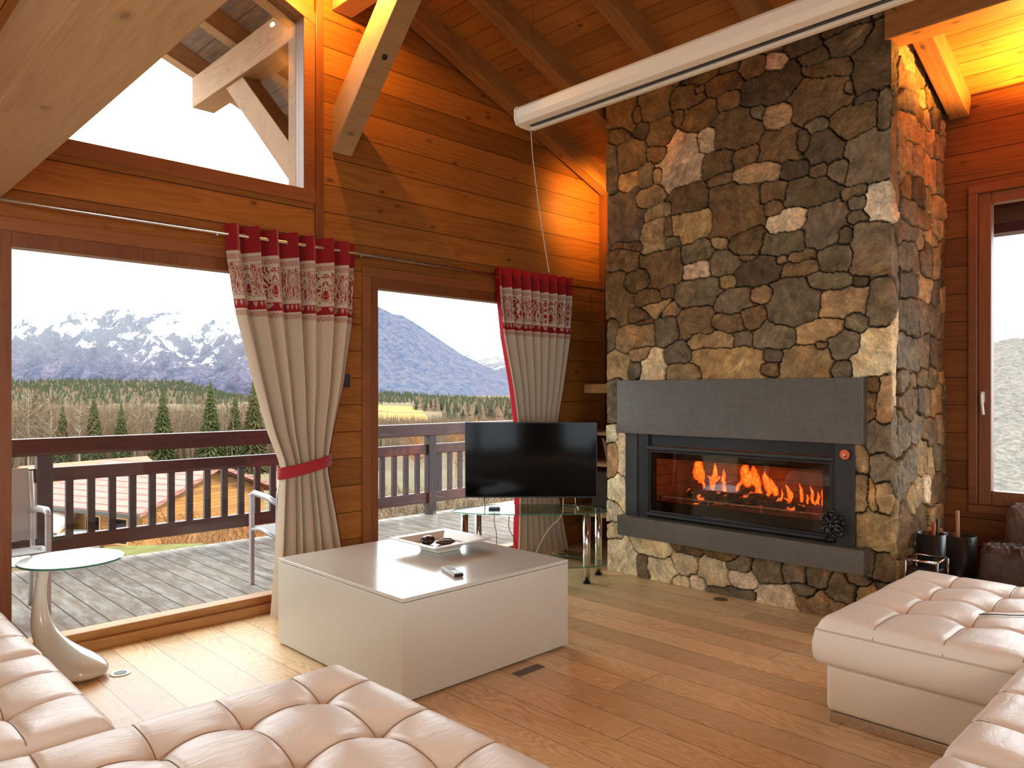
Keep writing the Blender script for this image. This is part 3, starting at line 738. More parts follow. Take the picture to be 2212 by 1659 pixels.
# flames
b = NB('flame'); v = b.coord(); z_ = b.sep(v)[2]
nz = b.noise(b.mapping(v, (22, 22, 8)), 2.5, 5, .65, 1.6)
lw = b.n('ShaderNodeLayerWeight'); lw.inputs[0].default_value = .4
c = b.ramp(b.math('ADD', nz, b.math('MULTIPLY', lw.outputs['Facing'], .45)), [(.38, (1, .36, .04)), (.52, (1, .12, .010)), (.80, (.75, .035, .003))])
e = b.n('ShaderNodeEmission'); b.set(e.inputs[0], c); e.inputs[1].default_value = 1.6
tr = b.n('ShaderNodeBsdfTransparent'); mx = b.n('ShaderNodeMixShader')
b.set(mx.inputs[0], b.ramp(b.math('ADD', nz, b.math('MULTIPLY', lw.outputs['Facing'], .8)), [(.50, 0.0), (.92, 1.0)]))
b.t.links.new(e.outputs[0], mx.inputs[1]); b.t.links.new(tr.outputs[0], mx.inputs[2]); b.t.links.new(mx.outputs[0], b.out.inputs[0]); MAT['flame'] = b.m
fl = MB(); rf = random.Random(5)
for (y, z, h_, w_) in [(3.02, .74, .20, .075), (2.98, .72, .15, .05), (2.88, .68, .20, .045), (2.62, .72, .19, .08), (2.55, .72, .16, .07), (2.48, .70, .14, .06), (2.40, .68, .12, .05),
                       (2.30, .66, .11, .03), (2.23, .65, .13, .025), (2.14, .65, .12, .022), (2.08, .65, .15, .028), (2.90, .585, .05, .06), (2.80, .585, .05, .06), (2.72, .585, .045, .05)] + [(rf.uniform(2.45, 3.02), rf.uniform(.66, .74), rf.uniform(.05, .13), rf.uniform(.02, .035)) for _ in range(14)] + [(rf.uniform(2.06, 2.4), .645, rf.uniform(.03, .09), .014) for _ in range(9)]:
    x = 4.92 + rf.uniform(-.04, .04); lean = rf.uniform(-.04, .04); n = 8
    path = [(x + rf.uniform(-.01, .01), y + lean * t + .005 * math.sin(6 * t + y * 9), z + h_ * t) for t in np.linspace(0, 1, n)]
    rad = [w_ * .55 * (math.sin(math.pi * min(1, (.18 + t * .82))) ** .8) + .001 for t in np.linspace(0, 1, n)]
    fl.tube(path, rad, 8)
fo = fl.obj('flames', MAT['flame'], st, smooth=True); tag(fo, kind='stuff')
# gauge on the side panel
gz = MB(); gy, gzz = 1.822, 1.018
gm = MB().tube([(4.632, gy, gzz), (4.622, gy, gzz)], .034, 24).obj('stove_gauge', MAT['black'], smooth=False, label='small round red stove thermometer on the dark side panel', cat='thermometer')
MB().tube([(4.6225, gy, gzz), (4.6205, gy, gzz)], .030, 24).obj('dial', plain('dial_red', (.72, .13, .05), .4), gm)
MB().tube([(4.621, gy + .004, gzz - .004), (4.6195, gy + .004, gzz - .004)], .008, 16).obj('dial_mark', plain('dial_cream', (.75, .55, .35), .4), gm)
MB().box(4.618, 4.6205, gy - .010, gy + .002, gzz - .014, gzz - .006).obj('pointer', MAT['black'], gm)
# knotted black bow at the end of the hearth
bw = MB(); by, bz, bx = 1.885, .60, 4.600
for k, (an, L, w_) in enumerate([(70, .085, .018), (100, .10, .02), (130, .08, .018), (25, .07, .02), (160, .075, .02), (190, .07, .016), (215, .08, .016), (262, .10, .012), (300, .105, .012), (330, .06, .014), (50, .09, .014)]):
    a = R(an); dx = rf.uniform(-.035, .01); path = []
    for t in np.linspace(0, 1, 9):
        r_ = L * math.sin(math.pi * t) if L < .095 else L * t
        w2_ = w_ * math.sin(2 * math.pi * t)
        path.append((bx + dx * math.sin(math.pi * t), by + math.cos(a) * r_ - math.sin(a) * w2_, bz - .02 + math.sin(a) * r_ + math.cos(a) * w2_))
    bw.tube(path, .008, 7)
bw.lathe([(.0, bz - .045), (.018, bz - .035), (.022, bz - .02), (.016, bz - .005), (0, bz)], (bx, by), 12)
bw.obj('knotted_bow', MAT['blackgloss'], smooth=True, label='glossy black knotted bow hanging on the stove door above the hearth slab', cat='ornament')

# ================================================================== niche between chimney and gable wall
shelf_specs = [(1.385, .085, 5.28, 'rough log shelf high in the niche beside the chimney'), (1.015, .03, 5.15, 'shelf board with pale edge level with the top of the TV'),
               (.745, .03, 5.12, 'middle shelf board in the niche behind the TV'), (.33, .05, 4.98, 'low thick shelf board just above the glass TV stand')]
for z, t, x0, lab in shelf_specs:
    MB().box(x0, XW - .002, CY1 + .002, YW - .065, z, z + t).obj('niche_shelf', MAT['shelf'], bevel=.012 if t > .06 else .004, seg=3, label=lab, cat='shelf', group='shelves in the chimney niche')
vs_ = empty('glass_candle_holder', (5.32, 3.98, 1.045), 'amber glass candle holder standing on the pale edged niche shelf', 'candle holder')
MB().lathe([(.035, 1.046), (.04, 1.052), (.012, 1.075), (.012, 1.10), (.05, 1.13), (.062, 1.17), (.055, 1.21), (.052, 1.205), (.045, 1.14), (.0, 1.125)], (5.32, 3.98), 24).obj('bowl', plain('amber_glass', (.65, .36, .12), .15), vs_, smooth=True)
MB().prism([(3.98, .775), (4.10, .775), (4.16, .99), (4.14, .99)], 'X', 5.2, 5.45).obj('box_file', plain('brown_card', (.30, .17, .09), .7), label='leaning brown card box on the niche shelf behind the TV', cat='box')
MB().box(5.1, 5.5, 3.86, 4.2, .385, .70).obj('storage_basket', plain('dark_wicker', (.05, .03, .02), .8, bump=.6, scale=80), bevel=.02, seg=3, label='dark storage basket low in the niche behind the TV', cat='basket')

# ================================================================== TV and stand
def loc_ld(l, d, z): return (FX * d + FY * l, FY * d - FX * l, z)
TD = 5.70
tvroot = empty('television', loc_ld(.145, TD, .52), 'black flat screen TV on slim feet on the glass stand', 'tv', rz=YAW - R(90))
def tvobj(mb, name, mat, **k):
    o = mb.obj(name, mat, None, **k); o.parent = tvroot; return o
tvobj(MB().box(-.503, .503, -.012, .030, .072, .648), 'casing', MAT['darkplastic'], bevel=.004)
tvobj(MB().box(-.496, .496, -.0145, -.012, .082, .641), 'display', MAT['tvpanel'])
tvobj(MB().box(-.25, .25, .03, .06, .10, .42), 'back_cover', MAT['darkplastic'], bevel=.01)
for sx in (-.355, .345):
    f = MB().tube([(sx, .01, .075), (sx + .004, -.05, .012), (sx + .008, -.11, .006)], .006, 8).tube([(sx, .01, .075), (sx, .07, .012), (sx, .11, .006)], .006, 8)
    tvobj(f, 'foot', MAT['chrome'], smooth=True)
# glass stand
sr = empty('tv_stand', loc_ld(.13, 5.55, 0), 'glass TV stand with four chrome tube legs in the corner', 'tv stand', rz=YAW - R(90))
def srobj(mb, name, mat, parent=None, **k):
    o = mb.obj(name, mat, None, **k); o.parent = parent or sr; return o
def glass_outline(w, d0, d1):
    pts = []
    for k in range(25):
        a = math.pi * k / 24; pts.append((-w * math.cos(a), -d0 * math.sin(a) ** .8))
    pts += [(w * .97, d1 * .35), (w * .55, d1), (-w * .55, d1), (-w * .97, d1 * .35)]
    return pts
srobj(MB().prism(glass_outline(.575, .17, .30), 'Z', .508, .520), 'glass_top', MAT['greenglass'])
ed = MB(); out_ = glass_outline(.5755, .1705, .3005); ed.tube([(x, y, .514) for x, y in out_ + out_[:1]], .0035, 6, caps=False)
srobj(ed, 'top_edge', MAT['glassedge'])
srobj(MB().prism(glass_outline(.56, .16, .28), 'Z', .118, .128), 'glass_shelf', MAT['greenglass'])
ed = MB(); out_ = glass_outline(.5605, .1605, .2805); ed.tube([(x, y, .123) for x, y in out_ + out_[:1]], .003, 6, caps=False)
srobj(ed, 'shelf_edge', MAT['glassedge'])
for lx, ly in ((.415, -.09), (.53, .17), (-.477, -.07), (-.39, .20)):
    lg = srobj(MB().tube([(lx, ly, .008), (lx, ly, .508)], .027, 20), 'leg', MAT['chrome'], smooth=False)
    lg.data.polygons.foreach_set('use_smooth', [len(p.vertices) == 4 for p in lg.data.polygons])
    ft = MB().tube([(lx, ly, 0), (lx, ly, .010)], .029, 20).obj('rubber_foot', MAT['black'], None); ft.parent = lg
# media box and cables
mbx = loc_ld((1068 - CU) / FPX * 5.52, 5.52, .520)
mroot = MB().box(-.042, .042, -.04, .04, .001, .028).obj('media_box', MAT['black'], bevel=.003, label='small black media box on the glass stand in front of the TV', cat='media box')
mroot.location = mbx; mroot.rotation_euler = (0, 0, YAW - R(90))
def wire(name, pts, r_, mat, label):
    P = [Vector(p) for p in pts]; out = []
    for i in range(len(P) - 1):
        p0, p1, p2, p3 = P[max(i - 1, 0)], P[i], P[i + 1], P[min(i + 2, len(P) - 1)]
        for k in range(6):
            t = k / 6; out.append(0.5 * ((2 * p1) + (-p0 + p2) * t + (2 * p0 - 5 * p1 + 4 * p2 - p3) * t * t + (-p0 + 3 * p1 - 3 * p2 + p3) * t ** 3))
    out.append(P[-1])
    return MB().tube(out, r_, 6).obj(name, mat, smooth=True, label=label, cat='cable')
def pz(u, v, d): 
    l = (u - CU) / FPX * d; return (FX * d + FY * l, FY * d - FX * l, EYE + (CV - v) / FPX * d)
wire('power_cable', [pz(1217, 1068, 5.84), pz(1213, 1112, 5.84), pz(1190, 1138, 5.80), pz(1175, 1160, 5.75), pz(1160, 1190, 5.70), pz(1150, 1218, 5.70)], .0035, MAT['cordwhite'], 'pale TV cable slanting down in front of the curtain behind the stand')
wire('black_cable', [pz(1100, 1112, 5.88), pz(1099, 1135, 5.86), pz(1103, 1150, 5.84), pz(1112, 1165, 5.82), pz(1120, 1200, 5.8)], .003, MAT['black'], 'thin black cable hanging beside the red curtain edge under the glass top')
wire('grey_cable', [pz(1068, 1100, 5.62), pz(1068, 1130, 5.64), pz(1072, 1150, 5.66), pz(1073, 1180, 5.66), pz(1074, 1235, 5.66)], .0025, MAT['iron'], 'thin dark cable hanging straight down under the media box')

# ================================================================== projector screen case
sc = empty('projector_screen', (3.21, 1.9, 3.0), 'long off white projector screen case hanging below the rafters', 'projector screen')
prof = [(3.150, 3.035), (3.165, 3.003), (3.205, 2.996), (3.275, 2.996), (3.285, 3.01), (3.285, 3.10), (3.165, 3.105), (3.150, 3.085)]
MB().prism(prof, 'Y', .55, 3.172).obj('case', MAT['offwhite'], sc, bevel=.003)
MB().box(3.212, 3.238, .6, 3.12, 2.992, 2.9975).obj('slot', MAT['black'], sc)
MB().box(3.242, 3.272, .6, 3.14, 2.978, 2.996).obj('weight_bar', MAT['offwhite'], sc, bevel=.003)
MB().prism([(p[0] + (0.004 if p[0] > 3.2 else -.004), p[1] + (.004 if p[1] > 3.05 else -.004)) for p in prof], 'Y', 3.170, 3.187).obj('end_cap', MAT['offwhite'], sc, bevel=.003)
for y in (3.10, .8): MB().tube([(3.22, y, 3.10), (3.22, y, roof(3.22) - .005)], .0012, 6).obj('hanger_wire', MAT['iron'], sc)
ca, cb = pz(1146, 283, 4.52), pz(1186, 585, 4.62)
wire('pull_cord', [(3.262, 3.155, 2.985), pz(1151, 340, 4.54), pz(1162, 430, 4.56), pz(1172, 500, 4.6), pz(1186, 588, 4.62)], .003, MAT['cordwhite'], 'thin pull cord dangling from the end of the projector screen case')

# ================================================================== curtains, rod
rod = empty('curtain_rod', (3.2, 4.385, 2.345), 'long thin steel curtain rod above both glazed doors', 'curtain rod')
MB().tube([(0.2, 4.385, 2.345), (5.58, 4.385, 2.345)], .011, 12).obj('pole', MAT['steel'], rod, smooth=True)
for x in (1.86, 5.45, 2.86): MB().tube([(x, 4.385, 2.345), (x, 4.385, 2.33), (x, 4.49, 2.33)], .007, 8).obj('bracket', MAT['steel'], rod)
def fabric():
    b = NB('curtain_fabric'); uv = b.n('ShaderNodeUVMap').outputs[0]; s_ = b.sep(uv); u_, v_ = s_[0], s_[1]
    red, bei = (0.33, 0.010, 0.016), (0.66, 0.53, 0.38)
    weave = b.noise(b.comb(b.math('MULTIPLY', u_, 260), b.math('MULTIPLY', v_, 260), 0.0), 1.0, 2)
    def band(a, c_): return b.math('MULTIPLY', b.math('GREATER_THAN', v_, a), b.math('LESS_THAN', v_, c_))
    # mirrored ornament
    P_ = .26; mu = b.math('ABSOLUTE', b.math('SUBTRACT', b.math('FRACT', b.math('DIVIDE', u_, P_)), .5))
    mv = b.math('MULTIPLY', b.math('SUBTRACT', v_, .215), 5.0)
    o1 = b.noise(b.comb(b.math('MULTIPLY', mu, 4.6), mv, .37), 2.6, 1.5, .4, .9)
    scroll = b.math('LESS_THAN', b.math('ABSOLUTE', b.math('SUBTRACT', b.math('FRACT', b.math('MULTIPLY', o1, 5.0)), .5)), .24)
    motif = b.math('MULTIPLY', scroll, band(.225, .425))
    def dots(a, c_):
        du = b.math('SINE', b.math('MULTIPLY', u_, 2 * math.pi / .0145)); dv = b.math('SINE', b.math('MULTIPLY', v_, 2 * math.pi / .0145))
        return b.math('MULTIPLY', b.math('GREATER_THAN', b.math('MULTIPLY', du, dv), .12), band(a, c_))
    # heart row: union of two discs and a wedge
    hu = b.math('SUBTRACT', b.math('FRACT', b.math('DIVIDE', u_, .052)), .5); hu = b.math('MULTIPLY', b.math('ABSOLUTE', hu), 2.6)
    hv = b.math('MULTIPLY', b.math('SUBTRACT', .476, v_), 42.0)
    he = b.math('ADD', b.math('POWER', hu, 2.0), b.math('POWER', b.math('SUBTRACT', b.math('MULTIPLY', hv, 1.2), b.math('SQRT', hu)), 2.0))
    heart = b.math('LESS_THAN', he, .5)
    rb = band(.448, .502)
    f_ = b.math('LESS_THAN', v_, .160)
    for x in (motif, dots(.178, .212), dots(.512, .545), b.math('MULTIPLY', rb, b.math('SUBTRACT', 1.0, b.math('MULTIPLY', heart, .65)))):
        f_ = b.math('MAXIMUM', f_, x)
    c_ = b.mix(f_, bei, red)
    c_ = b.mix(1.0, c_, b.ramp(weave, [(.3, .86), (.7, 1.1)]), 'MULTIPLY')
    n_ = b.bump(weave, .25, .001)
    bs = b.n('ShaderNodeBsdfPrincipled'); b.set(bs.inputs['Base Color'], c_); bs.inputs['Roughness'].default_value = .85; b.set(bs.inputs['Normal'], n_)
    bs.inputs['Specular IOR Level'].default_value = .2; bs.inputs['Sheen Weight'].default_value = .2
    tl = b.n('ShaderNodeBsdfTranslucent'); b.set(tl.inputs[0], c_)
    mx = b.n('ShaderNodeMixShader'); mx.inputs[0].default_value = .12
    b.t.links.new(bs.outputs[0], mx.inputs[1]); b.t.links.new(tl.outputs[0], mx.inputs[2]); b.t.links.new(mx.outputs[0], b.out.inputs[0])
    return b.m
MAT['curtain'] = fabric()
MAT['lining'] = plain('red_lining', (.30, .006, .010), .9, var=.1, scale=200, spec=.1)
MAT['tie'] = plain('red_tieback', (.36, .004, .010), .75, var=.1, scale=200, sheen=.3)
def curtain(prof, nf, clothw, label, phase, seed, ztie, amp=.076):
    """prof: (z, xl, xr, amplitude factor, y) rows from the top down"""
    rr = random.Random(seed); NU, rows = nf * 22, []
    zs = np.linspace(2.405, prof[-1][0], 90)
    pz_ = [p[0] for p in prof][::-1]
    f_ = lambda k: [p[k] for p in prof][::-1]
    offs = np.array([rr.uniform(-.5, .5) for _ in range(nf + 2)])
    u = np.linspace(0, 1, NU + 1)
    # uneven pleats
    warp = u + .028 * np.sin(2 * math.pi * 2 * u + seed) + .016 * np.sin(2 * math.pi * 4.6 * u + 1.3 * seed)
    warp = (warp - warp[0]) / (warp[-1] - warp[0])
    V = np.zeros((len(zs), NU + 1, 3))
    for i, z in enumerate(zs):
        xl, xr = np.interp(z, pz_, f_(1)), np.interp(z, pz_, f_(2))
        am = np.interp(z, pz_, f_(3)); yc = np.interp(z, pz_, f_(4))
        ph = 2 * math.pi * nf * warp + phase
        tri = 2 * np.abs(np.sin(ph / 2)) ** .62 - 1.15
        V[i, :, 0] = xl + (xr - xl) * warp + (xr - xl) / nf * .10 * np.sin(ph) * min(1, am)
        V[i, :, 1] = yc - amp * am * tri * (1 + .25 * np.sin(3.1 * warp * nf + seed))
        V[i, :, 2] = z
    def build(name, mat, parent, off, uv=False):
        A = V.copy()
        du = np.gradient(A, axis=1); dz = np.gradient(A, axis=0); nrm = np.cross(du, dz); nrm /= np.linalg.norm(nrm, axis=2, keepdims=True) + 1e-9
        sgn = -1 if nrm[:, :, 1].mean() > 0 else 1
        A = A + nrm * sgn * (-off)
        n = A.shape[1]; vsx = A.reshape(-1, 3).tolist()
        fs = [(i * n + j, i * n + j + 1, (i + 1) * n + j + 1, (i + 1) * n + j) for i in range(A.shape[0] - 1) for j in range(n - 1)]
        me = bpy.data.meshes.new(name); me.from_pydata(vsx, [], fs); me.materials.append(mat)
        me.polygons.foreach_set('use_smooth', [True] * len(fs))
        if uv:
            L = me.uv_layers.new(name='UVMap'); vi = np.zeros(len(me.loops), dtype=np.int32); me.loops.foreach_get('vertex_index', vi)
            uu = np.stack([(vi % n) / (n - 1) * clothw, 2.405 - zs[vi // n]], 1).astype(np.float32); L.data.foreach_set('uv', uu.ravel())
        me.update(); o = bpy.data.objects.new(name, me); COL.objects.link(o)
        if parent is not None: o.parent = parent; o.matrix_parent_inverse = parent.matrix_basis.inverted()
        return o
    root = empty('curtain', ((prof[0][1] + prof[0][2]) / 2, 4.38, prof[-1][0]), label, 'curtain', 'curtains at the glazed doors')
    build('cloth', MAT['curtain'], root, 0.0, True)
    build('lining', MAT['lining'], root, 0.007)
    # tie band
    xl = np.interp(ztie, pz_, f_(1)); xr = np.interp(ztie, pz_, f_(2)); cx_, hw = (xl + xr) / 2, (xr - xl) / 2 + .014
    yc = np.interp(ztie, pz_, f_(4)); yc2 = .075
    tb = MB(); N = 40
    rows_ = []
    for dz_, rr_ in ((-.038, 0), (-.034, .004), (.034, .004), (.038, 0)):
        rows_.append([(cx_ + (hw + rr_) * math.cos(2 * math.pi * k / N), yc + (yc2 + rr_) * math.sin(2 * math.pi * k / N), ztie + dz_ + .035 * math.cos(2 * math.pi * k / N) * 1.0) for k in range(N)])
    base = [p for r_ in rows_ for p in r_]
    tb.add(base, [(r_ * N + k, r_ * N + (k + 1) % N, (r_ + 1) * N + (k + 1) % N, (r_ + 1) * N + k) for r_ in range(3) for k in range(N)])
    tb.obj('tieback', MAT['tie'], root, smooth=True)
    for k in range(nf):
        xx = xl_ = prof[0][1] + (prof[0][2] - prof[0][1]) * (k + .5) / nf
        rg = MB(); rg.tube([(xx, 4.385 + .024 * math.cos(a), 2.345 + .024 * math.sin(a)) for a in np.linspace(0, 2 * math.pi, 17)], .004, 6, caps=False)
        rg.obj('eyelet', MAT['steel'], root, smooth=True)
    return root
curtain([(2.41, 1.90, 2.80, 1.0, 4.385), (2.20, 1.915, 2.80, 1.0, 4.38), (1.85, 1.97, 2.775, .9, 4.37), (1.45, 2.07, 2.70, .85, 4.35), (1.15, 2.155, 2.62, .85, 4.34), (.97, 2.225, 2.575, .8, 4.33),
         (.93, 2.235, 2.57, .75, 4.33), (.86, 2.23, 2.575, .8, 4.33), (.60, 2.215, 2.63, .9, 4.33), (.30, 2.19, 2.68, 1.0, 4.32), (.015, 2.165, 2.72, 1.05, 4.32)],
        7, 1.75, 'cream curtain with red folk border tied back between the two glazed doors', .6, 3, .925)
curtain([(2.41, 4.10, 4.99, 1.0, 4.385), (2.20, 4.11, 4.985, 1.0, 4.38), (1.85, 4.15, 4.95, .9, 4.37), (1.45, 4.25, 4.86, .85, 4.36), (1.15, 4.31, 4.79, .8, 4.36), (.97, 4.33, 4.74, .75, 4.36),
         (.90, 4.34, 4.73, .7, 4.36), (.60, 4.33, 4.77, .8, 4.36), (.30, 4.315, 4.85, .9, 4.36), (.02, 4.30, 4.92, .9, 4.36)],
        8, 1.75, 'cream curtain with red folk border tied back behind the TV', 1.9, 9, .90)
sw = MB().box(2.775, 2.835, 4.485, 4.499, 1.43, 1.52).obj('light_switch', MAT['darkplastic'], bevel=.004, label='black light switch on the plank wall between the doors', cat='switch')
MB().box(2.790, 2.820, 4.478, 4.486, 1.45, 1.50).obj('rocker', MAT['black'], sw, bevel=.002)

# ================================================================== coffee table and what stands on it
ct = empty('coffee_table', (2.54, 3.29, 0), 'large low cream lacquered block coffee table', 'coffee table')
tx0, tx1, ty0, ty1 = 1.985, 3.10, 2.715, 3.875
MB().box(tx0, tx1, ty0, ty1, .012, .456).obj('body', MAT['lacquer'], ct, bevel=.0025)
MB().box(tx0, tx1, ty0, ty1, .459, .477).obj('top', MAT['lacquer_top'], ct, bevel=.002)
MB().box(tx0 + .02, tx1 - .02, ty0 + .02, ty1 - .02, 0, .46).obj('plinth', MAT['black'], ct)
# square bowl with foot
bl = empty('square_bowl', (2.767, 3.413, .477), 'square white ceramic bowl with flared rim on the coffee table', 'bowl', rz=R(0))
def sq(h_, z, rnd=0.0): return [(-h_, -h_, z), (h_, -h_, z), (h_, h_, z), (-h_, h_, z)]
def loft(rings, close_bottom=True, close_top=True):
    m = MB(); n = len(rings[0])
    m.v = [tuple(p) for r_ in rings for p in r_]
    for i in range(len(rings) - 1):
        for k in range(n): m.f.append((i * n + k, i * n + (k + 1) % n, (i + 1) * n + (k + 1) % n, (i + 1) * n + k))
    m.f.append(tuple(range(n - 1, -1, -1))); m.f.append(tuple((len(rings) - 1) * n + k for k in range(n))); m.mi = [0] * len(m.f); return m
hw = .215
o = loft([sq(.085, .001), sq(.085, .016), sq(.100, .030), sq(.150, .040), sq(hw, .062), sq(hw, .070), sq(hw - .035, .066), sq(.120, .040), sq(.105, .030)]).obj('dish', plain('white_ceramic', (.74, .69, .62), .25, spec=.5), None, bevel=.004)
o.parent = bl
def pebble(loc, sx, sy, sz, mat, label, rz=0):
    bm = bmesh.new(); bmesh.ops.create_uvsphere(bm, u_segments=20, v_segments=12, radius=1.0)
    for v_ in bm.verts:
        n_ = 1 + .05 * math.sin(3 * v_.co.x + 2 * v_.co.y + loc[0] * 9)
        v_.co = Vector((v_.co.x * sx * n_, v_.co.y * sy * n_, v_.co.z * sz))
    me = bpy.data.meshes.new('decorative_stone'); bm.to_mesh(me); bm.free(); me.materials.append(mat)
    me.polygons.foreach_set('use_smooth', [True] * len(me.polygons))
    o = bpy.data.objects.new('decorative_stone', me); COL.objects.link(o); o.location = loc; o.rotation_euler = (0, 0, rz)
    return tag(o, label, 'stone', 'stones in the bowl')
dk = plain('dark_pebble', (.025, .016, .012), .22, spec=.6); md = plain('brown_pebble', (.10, .06, .045), .35)
pebble((2.70, 3.448, .477 + .030 + .028), .052, .040, .028, dk, 'rounded dark glossy stone at the bowl side nearest the deck', R(20))
pebble((2.787, 3.393, .477 + .030 + .014), .060, .022, .014, md, 'flat long brown stone across the middle of the bowl', R(-25))
pebble((2.832, 3.448, .477 + .030 + .012), .045, .018, .012, dk, 'small dark flat stone beside the brown one in the bowl', R(-30))
# remote
rm = empty('remote_control', (2.447, 2.925, .477), 'small silver remote control lying in front of the bowl', 'remote control', rz=R(72))
o = MB().box(-.09, .09, -.027, .027, .001, .018).obj('body', plain('remote_silver', (.62, .60, .58), .35), None, bevel=.006, seg=3); o.parent = rm
o = MB().box(-.088, -.02, -.022, .022, .0175, .0195).obj('display', MAT['black'], None); o.parent = rm
for i in range(4):
    for j in range(3):
        o = MB().box(-.005 + i * .022, .010 + i * .022, -.019 + j * .0145, -.009 + j * .0145, .0175, .0205).obj('button', plain('button_grey', (.25, .25, .27), .4) if i + j == 0 else bpy.data.materials['button_grey'], None); o.parent = rm
o = MB().box(-.0915, -.085, -.024, .024, .002, .016).obj('end_window', MAT['black'], None); o.parent = rm

# ================================================================== round side table
scx, scy = 1.035, 4.15
stb = empty('side_table', (scx, scy, 0), 'round frosted glass side table on a swooping white foot', 'side table')
MB().tube([(scx, scy, .568), (scx, scy, .580)], .228, 72).obj('glass_top', MAT['frosted'], stb)
MB().tube([(scx + .2285 * math.cos(a), scy + .2285 * math.sin(a), .574) for a in np.linspace(0, 2 * math.pi, 73)], .0045, 6, caps=False).obj('top_edge', MAT['glassedge'], stb)
# foot: stacked ellipses sweeping from the neck to the toe
dr_ = Vector((FY, -FX, 0)); dn = Vector((FX, FY, 0))
secs = []
def prof_xy(v):  # (left px, right px) of the silhouette at image row v
    L = [(1232, 81, 112), (1262, 78, 104), (1300, 72, 100), (1330, 66, 103), (1360, 66, 118), (1385, 72, 150), (1400, 78, 185), (1412, 84, 218), (1424, 90, 236), (1436, 98, 243), (1448, 108, 240)]
    vs2 = [a[0] for a in L]; return np.interp(v, vs2, [a[1] for a in L]), np.interp(v, vs2, [a[2] for a in L])
D0 = 3.66
prof_rows = [(.566, 80, 113), (.54, 80, 108), (.48, 77, 102), (.40, 72, 100), (.33, 67, 103), (.27, 65, 112), (.215, 68, 128), (.165, 76, 152), (.125, 86, 184), (.095, 95, 212), (.06, 104, 234), (.03, 112, 240), (.006, 122, 232)]
rings = []
for z, uL, uR in prof_rows:
    c_ = (uL + uR) / 2; hw_ = (uR - uL) / 2 / FPX * D0 * .86; dep_ = min(max(.030, hw_ * .95), .125)
    l_ = (c_ - CU) / FPX * D0 * 1.0
    cen = Vector((FX * D0 + FY * l_, FY * D0 - FX * l_, z))
    vd = Vector((cen.x, cen.y, 0)).normalized(); sd = Vector((vd.y, -vd.x, 0))
    rings.append([tuple(cen + sd * hw_ * math.cos(2 * math.pi * k / 40) + vd * dep_ * math.sin(2 * math.pi * k / 40)) for k in range(40)])
loft(rings).obj('foot', MAT['moulded'], stb, smooth=True, subsurf=1)

# ================================================================== floor fittings
def floor_box(name, u, v, r0, label, m1, m2):
    x, y = onZ(u, v, 0)
    o = empty(name, (x, y, 0), label, 'floor socket')
    a = MB().lathe([(r0, .0002), (r0, .003), (r0 - .004, .005), (r0 * .62, .005), (r0 * .60, .0035)], (x, y), 32).obj('ring', m1, o, smooth=False)
    MB().lathe([(r0 * .56, .003), (r0 * .56, .0062)], (x, y), 28).obj('cap', m2, o)
    return o
floor_box('floor_socket', 260, 1455, .048, 'white ringed round socket set in the floor near the side table', MAT['white'], MAT['iron'])
floor_box('floor_socket', 1556, 1295, .048, 'brass coloured round socket in the floor before the chimney', plain('dull_brass', (.30, .21, .12), .35, .8), plain('dull_brass_cap', (.16, .12, .08), .4, .8))
MB().box(2.60, 2.785, 2.593, 2.648, .0003, .003).obj('floor_outlet_plate', plain('grey_plate', (.13, .11, .08), .5, .3), bevel=.001, label='flat rectangular outlet plate in the floor beside the coffee table', cat='floor outlet')

